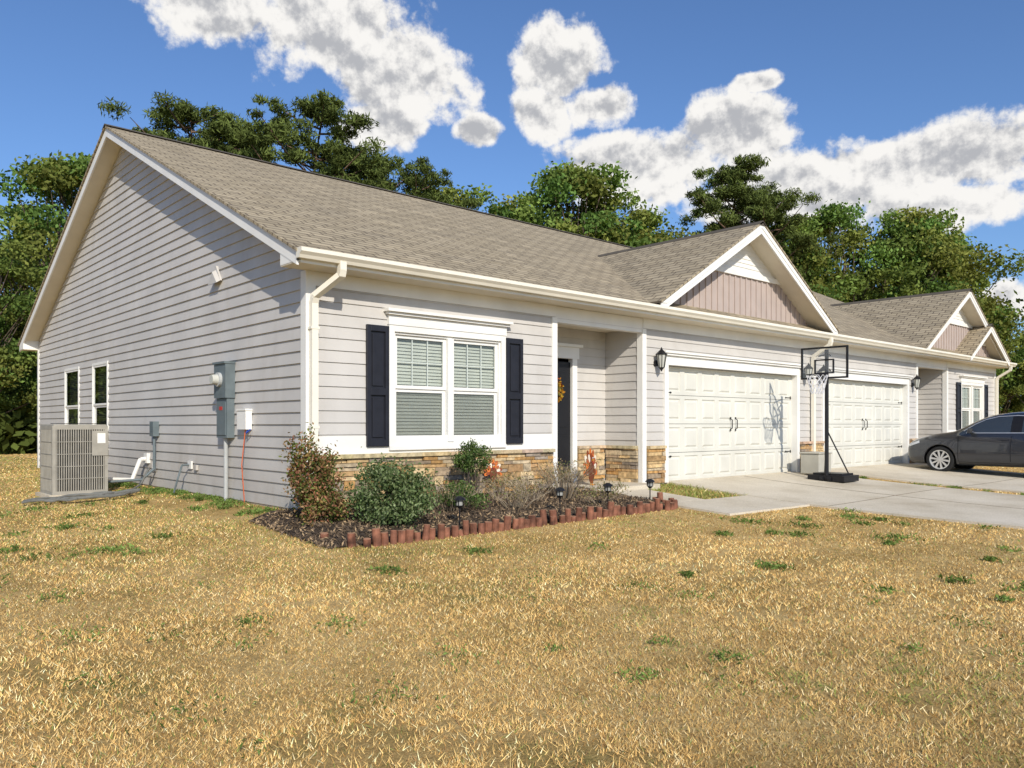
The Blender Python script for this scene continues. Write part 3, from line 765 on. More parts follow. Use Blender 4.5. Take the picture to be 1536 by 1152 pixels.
# ------------------------------------------------------------------ basketball hoop
hp = empty('basketball_hoop'); bx, by = 10.78, -1.22; gz = Z(bx, by)+.036
m = MB()
m.box(bx-.05, bx+.60, by-.38, by+.38, gz, gz+.12, 0); m.box(bx+.02, bx+.52, by-.3, by+.3, gz+.12, gz+.16, 0)
m.tube((bx, by, gz+.1), (bx, by, 2.55), .04, .038, 12, 0)
for s in (-.25, .25): m.tube((bx+.42, by+s, gz+.15), (bx, by, .95), .014, .014, 8, 0)
m.tube((bx-.02, by-.04, gz+.04), (bx-.02, by-.12, gz+.04), .07, .07, 12, 0); m.tube((bx-.02, by+.04, gz+.04), (bx-.02, by+.12, gz+.04), .07, .07, 12, 0)
BX = 10.45; yc = -1.33; bw, z0, z1 = .48, 1.95, 2.58
for z in (2.1, 2.4):
    for s in (-.12, .12): m.tube((bx+.02, by+s*.4, z+.05), (BX+.02, yc+s, z), .014, .014, 6, 0)
m.tube((bx, by, 1.75), (BX+.1, yc, 2.1), .012, .012, 6, 0)
for a, b, c, d in ((yc-bw, yc+bw, z0, z0+.035), (yc-bw, yc+bw, z1-.035, z1), (yc-bw, yc-bw+.035, z0+.035, z1-.035), (yc+bw-.035, yc+bw, z0+.035, z1-.035),
                   (yc-.2, yc+.2, z0+.1, z0+.125), (yc-.2, yc+.2, z0+.36, z0+.385), (yc-.2, yc-.175, z0+.125, z0+.36), (yc+.175, yc+.2, z0+.125, z0+.36)):
    m.box(BX-.012, BX+.022, a, b, c, d, 0)
m.face([(BX, yc-bw, z0), (BX, yc+bw, z0), (BX, yc+bw, z1), (BX, yc-bw, z1)], 1)
R = .2; rc = (BX-.28, yc, 2.02)
ring = [(rc[0]+R*math.cos(t*math.pi/12), rc[1]+R*math.sin(t*math.pi/12), rc[2]) for t in range(25)]; m.path(ring, .009, 6, 2)
m.box(BX-.10, BX-.012, yc-.06, yc+.06, 1.97, 2.05, 2)
for lev in range(5):
    ra, rb = R*(1-.09*lev), R*(1-.09*(lev+1)); za, zb2 = rc[2]-.075*lev, rc[2]-.075*(lev+1)
    for k in range(12):
        t = 2*math.pi*(k+.5*(lev % 2))/12
        for dd in (-.5, .5):
            t2 = t+2*math.pi*dd/12; m.tube((rc[0]+ra*math.cos(t), rc[1]+ra*math.sin(t), za), (rc[0]+rb*math.cos(t2), rc[1]+rb*math.sin(t2), zb2), .005, .005, 4, 3, cap=False)
ACR, nt, out = new_mat('acrylic')
tr = N(nt, 'ShaderNodeBsdfTransparent'); gl = N(nt, 'ShaderNodeBsdfPrincipled'); gl.inputs['Base Color'].default_value = (.35, .38, .4, 1); gl.inputs['Roughness'].default_value = .15
mx = N(nt, 'ShaderNodeMixShader'); mx.inputs[0].default_value = .22; nt.links.new(tr.outputs[0], mx.inputs[1]); nt.links.new(gl.outputs[0], mx.inputs[2]); nt.links.new(mx.outputs[0], out.inputs[0])
m.build('pole_backboard_rim', [BLACK, ACR, BLACK, pmat('net', (.75, .75, .78), .8)], hp)
m = MB()
m.box(11.45, 12.0, -.72, -.30, .0, .42, 0); m.box(11.43, 12.02, -.74, -.28, .421, .46, 0)
m.build('storage_box', [pmat('storage_plastic', (.42, .40, .34), .5)], bevel=.015)

# ------------------------------------------------------------------ car
car = empty('parked_car')
PAINT = pmat('car_paint', (.032, .035, .044), .25, .03, metal=.4, spec=.5, coat=1)
CGL = pmat('car_glass', (.03, .036, .04), .04, .02, spec=.9, coat=1)
RUB = pmat('tyre', (.015, .015, .015), .8); ALLOY = pmat('alloy', (.62, .62, .62), .3, .05, metal=.6)
CXC, YN = 17.32, -.44
def carp(u, w, z): return (CXC+w, YN-u, gzc+z)
gzc = Z(17, -2)+.035
ST = [ # u, w, zb, zs, wf, zf, ztop
 (0.00, .58, .36, .60, .46, .66, .68), (.06, .72, .26, .68, .56, .73, .75), (.20, .82, .20, .75, .62, .82, .84), (.48, .885, .18, .83, .66, .92, .945), (.80, .90, .18, .88, .70, .97, .995),
 (1.08, .90, .18, .91, .73, 1.0, 1.035), (1.22, .90, .18, .92, .755, 1.04, 1.075), (1.60, .90, .18, .93, .68, 1.27, 1.31), (1.95, .90, .18, .94, .61, 1.42, 1.46), (2.48, .90, .18, .945, .59, 1.46, 1.505),
 (2.56, .90, .18, .945, .59, 1.46, 1.505), (3.1, .90, .18, .955, .59, 1.42, 1.48), (3.5, .90, .18, .965, .61, 1.34, 1.395), (3.92, .89, .20, .975, .67, 1.16, 1.22), (4.2, .87, .22, .98, .70, 1.05, 1.09), (4.5, .82, .26, .97, .66, 1.01, 1.04), (4.60, .74, .34, .90, .6, .96, .98), (4.64, .66, .45, .8, .5, .85, .86)]
vs = []; fs = []; ms = []
for (u, w, zb, zs, wf, zf, zt2) in ST:
    h = [(0, zb), (w*.8, zb), (w*.965, zb+.07), (w, zb+(zs-zb)*.35), (w*.995, zb+(zs-zb)*.72), (w*.955, zs), (wf, zf), (wf*.55, zt2-.008), (0, zt2)]
    ringp = h+[(-a, b) for a, b in h[-2:0:-1]]
    vs += [carp(u, a, b) for a, b in ringp]
nr = 16
for i in range(len(ST)-1):
    for k in range(nr):
        fs.append((i*nr+k, i*nr+(k+1) % nr, (i+1)*nr+(k+1) % nr, (i+1)*nr+k))
        u0c = ST[i][0]; mi = 0
        if k in (5, 10) and 1.2 < u0c < 3.8: mi = 1
        if k in (5, 10) and 2.45 < u0c < 2.5: mi = 2
        if k in (6, 7, 8, 9) and (1.2 < u0c < 1.9): mi = 1
        if k in (6, 7, 8, 9) and (3.45 < u0c < 4.1): mi = 1
        ms.append(mi)
fs.append(tuple(range(nr))[::-1]); ms.append(0); fs.append(tuple((len(ST)-1)*nr+k for k in range(nr))); ms.append(0)
me = bpy.data.meshes.new('body'); me.from_pydata(vs, [], fs)
for mm in (PAINT, CGL, BLACK): me.materials.append(mm)
me.polygons.foreach_set('material_index', ms)
import bmesh
bm = bmesh.new(); bm.from_mesh(me); bmesh.ops.recalc_face_normals(bm, faces=bm.faces); bm.to_mesh(me); bm.free()
for p in me.polygons: p.use_smooth = True
body = bpy.data.objects.new('body', me); COL.objects.link(body); body.parent = car
sub = body.modifiers.new('Sub', 'SUBSURF'); sub.levels = 3; sub.render_levels = 3
bpy.context.view_layer.update()
bvh = BVHTree.FromObject(body, bpy.context.evaluated_depsgraph_get())
def surf(u, z, side=-1):
    o = Vx((CXC+side*3, YN-u, gzc+z)); hit = bvh.ray_cast(o, Vx((-side, 0, 0)))
    return hit[0], hit[1]
cut = MB()
WU = (.88, 3.58)
for u in WU:
    for s in (-1, 1): cut.tube((CXC+s*.58, YN-u, gzc+.325), (CXC+s*1.2, YN-u, gzc+.325), .372, .372, 40, 0)
cuto = cut.build('wheel_cut', [BLACK], car)
bo = body.modifiers.new('B', 'BOOLEAN'); bo.operation = 'DIFFERENCE'; bo.object = cuto; bo.solver = 'EXACT'
dg = bpy.context.evaluated_depsgraph_get(); nm_ = bpy.data.meshes.new_from_object(body.evaluated_get(dg))
body.modifiers.clear(); body.data = nm_
bpy.data.objects.remove(cuto)
sm = MB()
def strip(pts, w, mi=0, off=.003):
    for side in (-1, 1):
        P = []
        for i, (u, z) in enumerate(pts):
            a = pts[max(0, i-1)]; b = pts[min(len(pts)-1, i+1)]; du, dz = b[0]-a[0], b[1]-a[1]; l = math.hypot(du, dz); nu, nz = -dz/l*w/2, du/l*w/2
            r = []
            for s in (-1, 1):
                h, n = surf(u+s*nu, z+s*nz, side)
                if h is None: return
                r.append(h+n*off)
            P.append(r)
        for a, b in zip(P[:-1], P[1:]): sm.face([a[0], a[1], b[1], b[0]], mi)
def lin(a, b, n=10): return [(a[0]+(b[0]-a[0])*i/n, a[1]+(b[1]-a[1])*i/n) for i in range(n+1)]
strip(lin((1.30, .30), (1.30, .90)), .012); strip(lin((2.42, .26), (2.44, .92)), .012); strip(lin((3.15, .45), (3.5, .94)), .012); strip(lin((1.3, .28), (3.1, .27)), .012)
strip(lin((1.46, .985), (3.6, 1.0), 24), .018, 1, .006)
strip(lin((2.52, 1.01), (2.54, 1.38), 8), .07, 0, .004)
strip(lin((3.36, 1.01), (3.30, 1.29), 8), .03, 0, .004)
strip([(1.40, 1.03), (1.62, 1.19), (1.85, 1.31), (2.1, 1.375), (2.5, 1.40), (3.0, 1.375), (3.35, 1.29), (3.65, 1.15)], .016, 1, .006)
strip(lin((2.22, .83), (2.38, .83), 3), .028, 2, .018); strip(lin((3.2, .85), (3.36, .85), 3), .028, 2, .018)
strip(lin((.10, .66), (.38, .76), 6), .06, 3, .006)
strip(lin((4.25, .88), (4.48, .88), 4), .09, 4, .006)
strip(lin((1.3, .22), (3.15, .22), 8), .05, 0, .006)
sm.build('trim_lines', [BLACK, ALLOY, PAINT, pmat('headlamp', (.6, .62, .65), .1, spec=.8), pmat('tail_lamp', (.25, .01, .01), .2)], car)
w = MB()
for u in WU:
    for s in (-1, 1):
        yc_ = YN-u; zc_ = gzc+.325; xo = CXC+s*.885; xi = CXC+s*.68
        prof = [(xi, .25), (xi, .30), (xi+s*.02, .322), (xo-s*.025, .322), (xo-s*.003, .305), (xo, .27), (xo-s*.012, .235)]
        nn = 36
        for (xa, ra), (xb, rb) in zip(prof[:-1], prof[1:]):
            for k in range(nn):
                t0 = 2*math.pi*k/nn; t1 = 2*math.pi*(k+1)/nn
                w.face([(xa, yc_+ra*math.cos(t0), zc_+ra*math.sin(t0)), (xa, yc_+ra*math.cos(t1), zc_+ra*math.sin(t1)), (xb, yc_+rb*math.cos(t1), zc_+rb*math.sin(t1)), (xb, yc_+rb*math.cos(t0), zc_+rb*math.sin(t0))], 0)
        for k in range(nn):
            t0 = 2*math.pi*k/nn; t1 = 2*math.pi*(k+1)/nn
            for (xa, ra), (xb, rb) in (((xo-s*.008, .238), (xo-s*.012, .215)), ((xo-s*.012, .215), (xo-s*.08, .205))):
                w.face([(xa, yc_+ra*math.cos(t0), zc_+ra*math.sin(t0)), (xa, yc_+ra*math.cos(t1), zc_+ra*math.sin(t1)), (xb, yc_+rb*math.cos(t1), zc_+rb*math.sin(t1)), (xb, yc_+rb*math.cos(t0), zc_+rb*math.sin(t0))], 1)
        w.tube((xo-s*.10, yc_, zc_), (xo-s*.09, yc_, zc_), .235, .235, 32, 2)
        w.tube((xo-s*.09, yc_, zc_), (xo-s*.012, yc_, zc_), .05, .04, 16, 1)
        for k in range(10):
            t = 2*math.pi*k/10+.15; dy, dz = math.cos(t), math.sin(t); py_, pz_ = -dz, dy
            q = []
            for xx in (xo-s*.018, xo-s*.055):
                for r, ww in ((.03, .016), (.22, .024)):
                    q += [(xx, yc_+dy*r+py_*ww, zc_+dz*r+pz_*ww), (xx, yc_+dy*r-py_*ww, zc_+dz*r-pz_*ww)]
            w.hexa([q[0], q[1], q[3], q[2], q[4], q[5], q[7], q[6]], 1)
w.build('wheels', [RUB, ALLOY, BLACK], car)
w = MB()
for s in (-1, 1):
    w.hexa([carp(1.55, s*.80, .99), carp(1.67, s*.80, .99), carp(1.65, s*1.03, .98), carp(1.53, s*1.03, .98), carp(1.55, s*.84, 1.02), carp(1.67, s*.84, 1.04), carp(1.68, s*1.03, 1.11), carp(1.55, s*1.0, 1.11)], 0)
w.build('door_mirrors', [PAINT], car, bevel=.02)

# ------------------------------------------------------------------ trees
def decid(name, H, R, seed, base=.18, nclump=70, per=330, ls=.14):
    global rng
    rng = np.random.default_rng(seed); random.seed(seed)
    b = MB(); th = H*base
    bc = (.14, .11, .085)
    pts = [Vx((0, 0, -.3))]; 
    for k in range(1, 7): pts.append(Vx((random.gauss(0, .15)*k*.4, random.gauss(0, .15)*k*.4, H*.75*k/6)))
    r0 = H*.018
    for i in range(6): b.tube(pts[i], pts[i+1], r0*(1-i/7.5), r0*(1-(i+1)/7.5), 8, cap=False, col=bc)
    cs = []
    while len(cs) < nclump:
        h = random.random(); z = th+(H-th)*h*.95
        env = R*(math.sin(math.pi*min(1, (h*.86+.14)))**.6)*(1.0 if h < .5 else 1.02)
        t = random.uniform(0, 2*math.pi); rr = env*math.sqrt(random.uniform(.15, 1))*random.uniform(.8, 1.12)
        cs.append(np.array([rr*math.cos(t), rr*math.sin(t), z]))
    cen = []; cl = []
    for c in cs:
        s = random.uniform(.5, 1.1)*H/15*1.05
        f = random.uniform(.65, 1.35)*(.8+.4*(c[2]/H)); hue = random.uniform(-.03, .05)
        n = int(per*s); d = rng.normal(size=(n, 3)); d /= np.linalg.norm(d, axis=1)[:, None]
        q = c+d*np.array([1.15, 1.15, .72])*s*rng.uniform(.35, 1.0, (n, 1))**.6*(1+.25*rng.normal(size=(n, 1)))
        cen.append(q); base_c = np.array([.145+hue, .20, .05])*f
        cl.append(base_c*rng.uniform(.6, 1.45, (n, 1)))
        k = min(5, max(1, int(6*c[2]/H*.75))); p = pts[k]; e = Vx(c); mid = p.lerp(e, .5)+Vx((random.gauss(0, .25), random.gauss(0, .25), -.2))
        b.tube(p, mid, r0*.32, r0*.18, 5, cap=False, col=bc); b.tube(mid, e, r0*.18, r0*.05, 5, cap=False, col=bc)
    cen = np.concatenate(cen); cl = np.concatenate(cl)
    return np_mesh(name, [leafq(cen, ls*rng.uniform(.6, 1.2, len(cen)), ls*.55, cl), mb_chunk(b, 1)], [LEAF, BARK])
def pine(name, H, R, seed, start=.5):
    global rng
    rng = np.random.default_rng(seed); random.seed(seed)
    b = MB(); pts = [Vx((0, 0, -.3))]; bc = (.16, .1, .07)
    for k in range(1, 9): pts.append(Vx((random.gauss(0, .1)+.05*k, random.gauss(0, .1), H*.97*k/8)))
    r0 = .24
    for i in range(8): b.tube(pts[i], pts[i+1], r0*(1-i/9), r0*(1-(i+1)/9), 8, cap=False, col=bc)
    cen = []; cl = []
    nb = 34
    for k in range(nb):
        h = start+(1-start)*(k/nb)**.9; z = H*h; i = min(7, int(h*8/.97)); fr = h*8/.97-i; p = pts[i].lerp(pts[min(8, i+1)], min(1, fr))
        prof = math.sin(math.pi*min(1, .22+.78*(h-start)/(1-start)))**.7+.12
        ln = R*prof*random.uniform(.5, 1.2); t = k*2.4+random.uniform(-.5, .5)
        d = Vx((math.cos(t), math.sin(t), random.uniform(.05, .5))); mid = p+d*ln*.5; e = mid+Vx((d.x, d.y, d.z+.3))*ln*.5
        b.tube(p, mid, .06, .045, 5, cap=False, col=bc); b.tube(mid, e, .045, .015, 5, cap=False, col=bc)
        nt_ = random.randint(3, 5)
        for q in range(nt_):
            c = mid.lerp(e, random.uniform(.2, 1.05))+Vx((random.gauss(0, .4), random.gauss(0, .4), random.gauss(.1, .18)))
            s = random.uniform(.35, .7); n = int(300*s); f = random.uniform(.6, 1.3)
            qv = rng.normal(size=(n, 3)); qv /= np.linalg.norm(qv, axis=1)[:, None]
            cen.append(np.array(c)+qv*np.array([1.1, 1.1, .6])*s*rng.uniform(.2, 1, (n, 1))); 
            cl.append(np.array([.105, .135, .038])*f*rng.uniform(.6, 1.5, (n, 1)))
    cen = np.concatenate(cen); cl = np.concatenate(cl)
    return np_mesh(name, [leafq(cen, .17*rng.uniform(.7, 1.2, len(cen)), .035, cl, .6), mb_chunk(b, 1)], [NEED, PBARK])
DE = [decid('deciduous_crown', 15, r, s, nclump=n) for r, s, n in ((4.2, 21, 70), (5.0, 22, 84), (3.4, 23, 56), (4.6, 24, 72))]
PI = [pine('pine_crown', 17, r, s, st) for r, s, st in ((3.4, 31, .5), (3.0, 32, .55), (3.8, 33, .45))]
dl = [(0.1, 24.6, 9.4, 0), (2.8, 30.2, 9.8, 2), (4.3, 28.3, 13.2, 1), (6.4, 41.8, 13.5, 3), (8.5, 34.0, 13.6, 0), (-3.0, 29, 9.5, 3), (-6, 38, 10, 1),
      (12.2, 36, 14.6, 1), (15.0, 34, 14.4, 2), (18.0, 33.5, 15.0, 3), (21.3, 33, 15.6, 0), (24.2, 31, 16.2, 2), (23.0, 31.5, 15.6, 1),
      (25.7, 28.9, 16.6, 3), (28.9, 28.2, 17.0, 0), (31.9, 25.6, 18.6, 1), (34.4, 24.6, 17.2, 3), (36.9, 24.0, 16.0, 2), (41.5, 23.5, 14.2, 0),
      (46.3, 19.2, 16.2, 3), (49.0, 19.5, 16.6, 2), (51.9, 18.1, 18.2, 1), (55.1, 15.2, 18.2, 0), (57.5, 14.0, 18.0, 3), (59.8, 13.6, 16.4, 2), (65.5, 11.9, 10.4, 0), (66.0, 8.5, 9.5, 3), (70, 4, 10, 1), (62, 17, 12, 1)]
random.seed(5)
for i, (x, y, H, k) in enumerate(dl):
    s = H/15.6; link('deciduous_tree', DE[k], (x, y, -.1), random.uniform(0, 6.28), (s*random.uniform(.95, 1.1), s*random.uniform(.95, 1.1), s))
for i, (x, y, H, k) in enumerate([(10.9, 33.7, 18.2, 0), (13.5, 31.4, 17.0, 1), (15.7, 29.4, 18.2, 2), (17.2, 29.5, 16.3, 0), (20.3, 30.6, 16.6, 1), (22.3, 28.8, 15.8, 2), (41.1, 19.8, 18.4, 1), (42.6, 18.6, 16.6, 0), (12.2, 34, 16.6, 2)]):
    s = H/17.4; link('pine_tree', PI[k], (x, y, -.1), random.uniform(0, 6.28), s)
rng = np.random.default_rng(3)
cs = []; cl = []
for k in range(900):
    u = rng.uniform(0, 1); P0 = np.array([-22, 46]); P1 = np.array([12, 46]); P2 = np.array([85, 6])
    p = P0+(P1-P0)*(u/.35) if u < .35 else P1+(P2-P1)*((u-.35)/.65)
    top = 9+2*math.sin(u*40)+1.5*math.sin(u*97)
    c = np.array([p[0]+rng.normal()*2, p[1]+rng.normal()*2, rng.uniform(0, top)]); s = rng.uniform(.8, 1.7); n = 75
    q = rng.normal(size=(n, 3)); q /= np.linalg.norm(q, axis=1)[:, None]
    cs.append(c+q*s*rng.uniform(.4, 1.1, (n, 1))); f = rng.uniform(.5, 1.3); cl.append(np.array([.12, .17, .04])*f*rng.uniform(.6, 1.4, (n, 1)))
for k in range(160):
    c = np.array([rng.uniform(-14, 6), rng.uniform(25, 31), rng.uniform(0, 2.2)]); s = rng.uniform(.5, 1.1); n = 110
    q = rng.normal(size=(n, 3)); q /= np.linalg.norm(q, axis=1)[:, None]
    cs.append(c+q*s*rng.uniform(.4, 1.1, (n, 1))); f = rng.uniform(.5, 1.3); cl.append(np.array([.17, .22, .055])*f*rng.uniform(.6, 1.4, (n, 1)))
cs = np.concatenate(cs); cl = np.concatenate(cl); cs[:, 2] = np.abs(cs[:, 2])-.3
link('distant_trees', np_mesh('distant_trees', [leafq(cs, .26*rng.uniform(.6, 1.2, len(cs)), .15, cl)], [LEAF]))

# ------------------------------------------------------------------ lawn grass blades
rng = np.random.default_rng(77)
CAMX, CAMY = -4.664, -8.857
LAT = rng.uniform(-1, 1, (6, 128, 128))
def val(x, y, s, o):
    u = x*s+500; v = y*s+500; i = np.floor(u).astype(int); j = np.floor(v).astype(int); fu = u-i; fv = v-j; fu = fu*fu*(3-2*fu); fv = fv*fv*(3-2*fv); T = LAT[o % 6]
    g = lambda a, b: T[a % 128, b % 128]
    return (g(i, j)*(1-fu)+g(i+1, j)*fu)*(1-fv)+(g(i, j+1)*(1-fu)+g(i+1, j+1)*fu)*fv
def fbm(x, y, s, o=0): return val(x, y, s, o)+.55*val(x, y, s*2.1, o+1)+.35*val(x, y, s*4.3, o+2)+.25*val(x, y, s*9.1, o+3)
n = 720000
r = 1.6*np.exp(rng.uniform(0, 1, n)**.85*math.log(40/1.6)); th = math.radians(42.2)+rng.uniform(-.80, .80, n)
x = CAMX+r*np.sin(th); y = CAMY+r*np.cos(th)
inh = (x > -.02) & (x < L) & (y > -.01) & (y < D)
drv = (y < 0) & (y > -17) & (((x > 7.2) & (x < 12.2)) | ((x > 12.95) & (x < 18.3)))
wlk = ((x > 4.93) & (x < 7.2) & (y > -2.73) & (y < -1.59)) | ((x > 4.9) & (x < 6.02) & (y > -1.6) & (y < 0)) | ((x > 4.2) & (x < 6.5) & (y > -.42) & (y < 1))
bed = (x > -.68) & (x < 4.9) & (y > -1.9) & (y < 0)
acp = (abs(x-cx) < .5) & (abs(y-cy) < .5)
fb1 = fbm(x, y, .45, 0); fb2 = fbm(x, y, 1.4, 2); fb3 = fbm(x, y, 5, 4)
dirtpatch = ((x < -.0) & (x > -1.0) & (y > .2) & (y < 3.4)) & (rng.uniform(0, 1, n) < .8)
bare = ((fb2 > .8) & (rng.uniform(0, 1, n) < .7)) | dirtpatch | ((fb3 > .75) & (rng.uniform(0, 1, n) < .45))
keep = ~(inh | drv | wlk | bed | acp | bare)
x, y, r, fb1, fb2, fb3 = [q[keep] for q in (x, y, r, fb1, fb2, fb3)]; n = len(x)
z = zt(x, y)
green = np.clip(fb1*.50+fb3*.40-.42, 0, 1)
near_house = np.clip(1-np.sqrt(np.maximum(0, -y)**2+np.maximum(0, -x)**2)/4.5, 0, 1)*(x < 1)
patch = ((x > 6) & (x < 7.2) & (y > -1.6) & (y < 0)).astype(float)
pg = np.clip(.045+green*1.1+near_house*.40+patch*.8, 0, .95)
isg = rng.uniform(0, 1, n) < pg
tone = rng.uniform(0, 1, (n, 1))
straw = np.where(tone > .4, np.array([.74, .51, .20]), np.array([.55, .34, .12]))
straw = np.where(tone > .86, np.array([.88, .72, .40]), straw)
straw = np.where(tone < .10, np.array([.30, .17, .07]), straw)
straw = straw*np.clip(1+.20*fb2[:, None]-.12*fb1[:, None], .55, 1.35)
gcol = np.array([.25, .28, .075])*rng.uniform(.5, 1.4, (n, 1))
col = np.where(isg[:, None], gcol, straw*rng.uniform(.8, 1.2, (n, 1)))
h = rng.uniform(.009, .027, n)*(1+.30*fb2)*(1+patch*1.6)*np.where(isg, 1.25, 1); wd = (.0009+.00055*r)*rng.uniform(.6, 1.3, n)
ang = rng.uniform(0, 2*math.pi, n); lean = rng.uniform(.2, 2.0, n)*h; la = rng.uniform(0, 2*math.pi, n)
b0 = np.stack([x-np.cos(ang)*wd, y-np.sin(ang)*wd, z-.004], 1); b1 = np.stack([x+np.cos(ang)*wd, y+np.sin(ang)*wd, z-.004], 1); tp = np.stack([x+np.cos(la)*lean, y+np.sin(la)*lean, z+h], 1)
vv = np.stack([b0, b1, tp], 1).reshape(-1, 3)
link('lawn_grass', np_mesh('lawn_grass', [(vv, np.arange(n*3).reshape(-1, 3), col, 0)], [BLADE]))
# weeds
cen = []; cl = []; LW = []
spots = [(rng.uniform(-5, 9), rng.uniform(-7.6, -2.6)) for _ in range(100)]+[(rng.uniform(-5, -.4), rng.uniform(-3, 7)) for _ in range(60)]+[(-.2+rng.normal()*.12, rng.uniform(.2, 7)) for _ in range(44)]+[(12.6+rng.normal()*.15, rng.uniform(-6, -.3)) for _ in range(14)]
for (a, b2) in spots:
    if bool(((a > 7.1) & (a < 12.3) & (b2 < 0)) | ((a > 4.8) & (b2 > -2.9) & (a < 7.2)) | ((a > -.7) & (a < 4.9) & (b2 > -2) & (b2 < 0)) | (a > 0) & (b2 > 0)): continue
    dist = math.hypot(a-CAMX, b2-CAMY)
    if dist < 2.2: continue
    s = rng.uniform(.03, .13); m_ = int(rng.uniform(25, 90)); q = rng.normal(size=(m_, 3))*np.array([s, s, .0]); q[:, 0] += a; q[:, 1] += b2; q[:, 2] = zt(q[:, 0], q[:, 1])+rng.uniform(.005, .045, m_)
    cen.append(q); cl.append(np.array([.16, .23, .06])*rng.uniform(.5, 1.5, (m_, 1))*rng.uniform(.7, 1.2)); LW.append(np.full(m_, .018 if dist < 7 else .028))
cen = np.concatenate(cen); cl = np.concatenate(cl); LW = np.concatenate(LW)
link('lawn_weeds', np_mesh('lawn_weeds', [leafq(cen, LW, LW*.3, cl, .7)], [LEAF]))

# ------------------------------------------------------------------ world sky with clouds
W = bpy.data.worlds.new('World'); scene.world = W; W.use_nodes = True
nt = W.node_tree; nt.nodes.clear(); out = nt.nodes.new('ShaderNodeOutputWorld')
sky = nt.nodes.new('ShaderNodeTexSky'); sky.sky_type = 'NISHITA'; sky.sun_disc = False
el = math.asin(-S_SUN.z); az = math.atan2(-S_SUN.x, -S_SUN.y)
sky.sun_elevation = el; sky.sun_rotation = az % (2*math.pi); sky.air_density = 1.0; sky.dust_density = .9; sky.ozone_density = 2.0
tc = nt.nodes.new('ShaderNodeTexCoord')
sp = nt.nodes.new('ShaderNodeSeparateXYZ'); nt.links.new(tc.outputs['Generated'], sp.inputs[0])
azn = math_n(nt, 'ARCTAN2', sp.outputs[0], sp.outputs[1]); eln = math_n(nt, 'ARCSINE', sp.outputs[2])
cv = nt.nodes.new('ShaderNodeCombineXYZ'); nt.links.new(azn, cv.inputs[0]); nt.links.new(eln, cv.inputs[1])
def bear(px, py, rx, ry):
    a = math.atan((px-768)/1198); e = math.atan((638-py)/1198*math.cos(a)); k = math.cos(a)**2
    return (a+math.radians(42.2), e, rx/1198*k, ry/1198*math.cos(a))
blobs = [bear(*b) for b in ((320, 10, 130, 62), (500, 45, 150, 84), (590, 110, 140, 90), (575, 185, 90, 45), (835, 95, 85, 75), (815, 170, 65, 50), (900, 160, 95, 38), (722, 200, 52, 27), (1135, 123, 46, 17),
    (970, 250, 190, 66), (1110, 205, 115, 72), (1180, 285, 190, 80), (1330, 255, 180, 66), (1460, 240, 160, 75), (1420, 305, 170, 50), (1495, 455, 70, 42), (1680, 290, 170, 70))]
cur = None
for a, e, rx, ry in blobs:
    mp = nt.nodes.new('ShaderNodeMapping'); mp.vector_type = 'TEXTURE'; mp.inputs[1].default_value = (a, e, 0); mp.inputs[3].default_value = (rx, ry, 1); nt.links.new(cv.outputs[0], mp.inputs[0])
    l = nt.nodes.new('ShaderNodeVectorMath'); l.operation = 'LENGTH'; nt.links.new(mp.outputs[0], l.inputs[0])
    cur = l.outputs['Value'] if cur is None else math_n(nt, 'MINIMUM', cur, l.outputs['Value'])
B = math_n(nt, 'SUBTRACT', .85, cur)
def puff(vec):
    no = nt.nodes.new('ShaderNodeTexNoise'); no.inputs['Scale'].default_value = 17; no.inputs['Detail'].default_value = 7; no.inputs['Roughness'].default_value = .6; nt.links.new(vec, no.inputs['Vector'])
    return no.outputs['Fac']
n1 = puff(cv.outputs[0])
of = nt.nodes.new('ShaderNodeVectorMath'); of.operation = 'ADD'; nt.links.new(cv.outputs[0], of.inputs[0]); of.inputs[1].default_value = (.004, .014, 0)
n2 = puff(of.outputs[0])
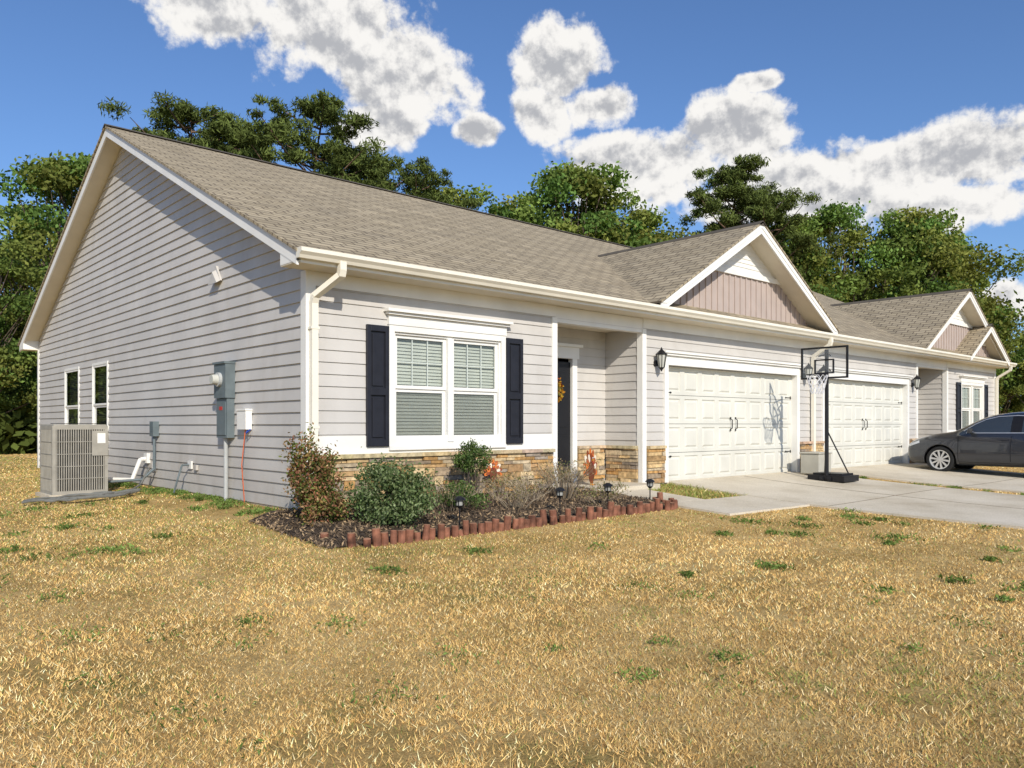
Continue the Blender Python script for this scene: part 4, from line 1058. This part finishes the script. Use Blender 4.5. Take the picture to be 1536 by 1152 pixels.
D1 = math_n(nt, 'MULTIPLY_ADD', math_n(nt, 'SUBTRACT', n1, .5), 1.75, B)
def sstep(v, a, b):
    m = nt.nodes.new('ShaderNodeMapRange'); m.interpolation_type = 'SMOOTHSTEP'; m.inputs[1].default_value = a; m.inputs[2].default_value = b; nt.links.new(v, m.inputs[0]); return m.outputs[0]
mask = sstep(D1, -.04, .26)
slope = math_n(nt, 'SUBTRACT', n2, n1)
shade = math_n(nt, 'MULTIPLY_ADD', slope, 4.0, math_n(nt, 'MULTIPLY', D1, .62))
sh = sstep(shade, .0, .8)
ccol = mixc(nt, (.95, .93, .90), (.47, .48, .51), sh)
skyc = mixc(nt, sky.outputs[0], (.66, .84, 1.10), 1.0, 'MULTIPLY')
b1 = nt.nodes.new('ShaderNodeBackground'); nt.links.new(skyc, b1.inputs[0]); b1.inputs[1].default_value = .13
b2 = nt.nodes.new('ShaderNodeBackground'); nt.links.new(ccol, b2.inputs[0]); b2.inputs[1].default_value = 1.0
mx = nt.nodes.new('ShaderNodeMixShader'); nt.links.new(mask, mx.inputs[0]); nt.links.new(b1.outputs[0], mx.inputs[1]); nt.links.new(b2.outputs[0], mx.inputs[2]); nt.links.new(mx.outputs[0], out.inputs[0])
# sun
sl = bpy.data.lights.new('sun', 'SUN'); sl.energy = 4.5; sl.angle = math.radians(.5); sl.color = (1, .93, .82)
so = bpy.data.objects.new('sun', sl); COL.objects.link(so); so.rotation_euler = S_SUN.to_track_quat('-Z', 'Y').to_euler(); so.location = (-20, -30, 30)
# camera
cd = bpy.data.cameras.new('camera'); cam = bpy.data.objects.new('camera', cd); COL.objects.link(cam)
cam.location = (CAMX, CAMY, 1.04); cam.rotation_euler = (math.radians(90), 0, -math.atan2(.6715, .741))
cd.sensor_width = 36; cd.lens = 1198/1536*36; cd.shift_y = 61.5/1536; cd.clip_end = 2000; cd.clip_start = .05
scene.camera = cam
scene.view_settings.view_transform = 'Standard'; scene.view_settings.look = 'None'; scene.view_settings.exposure = 0
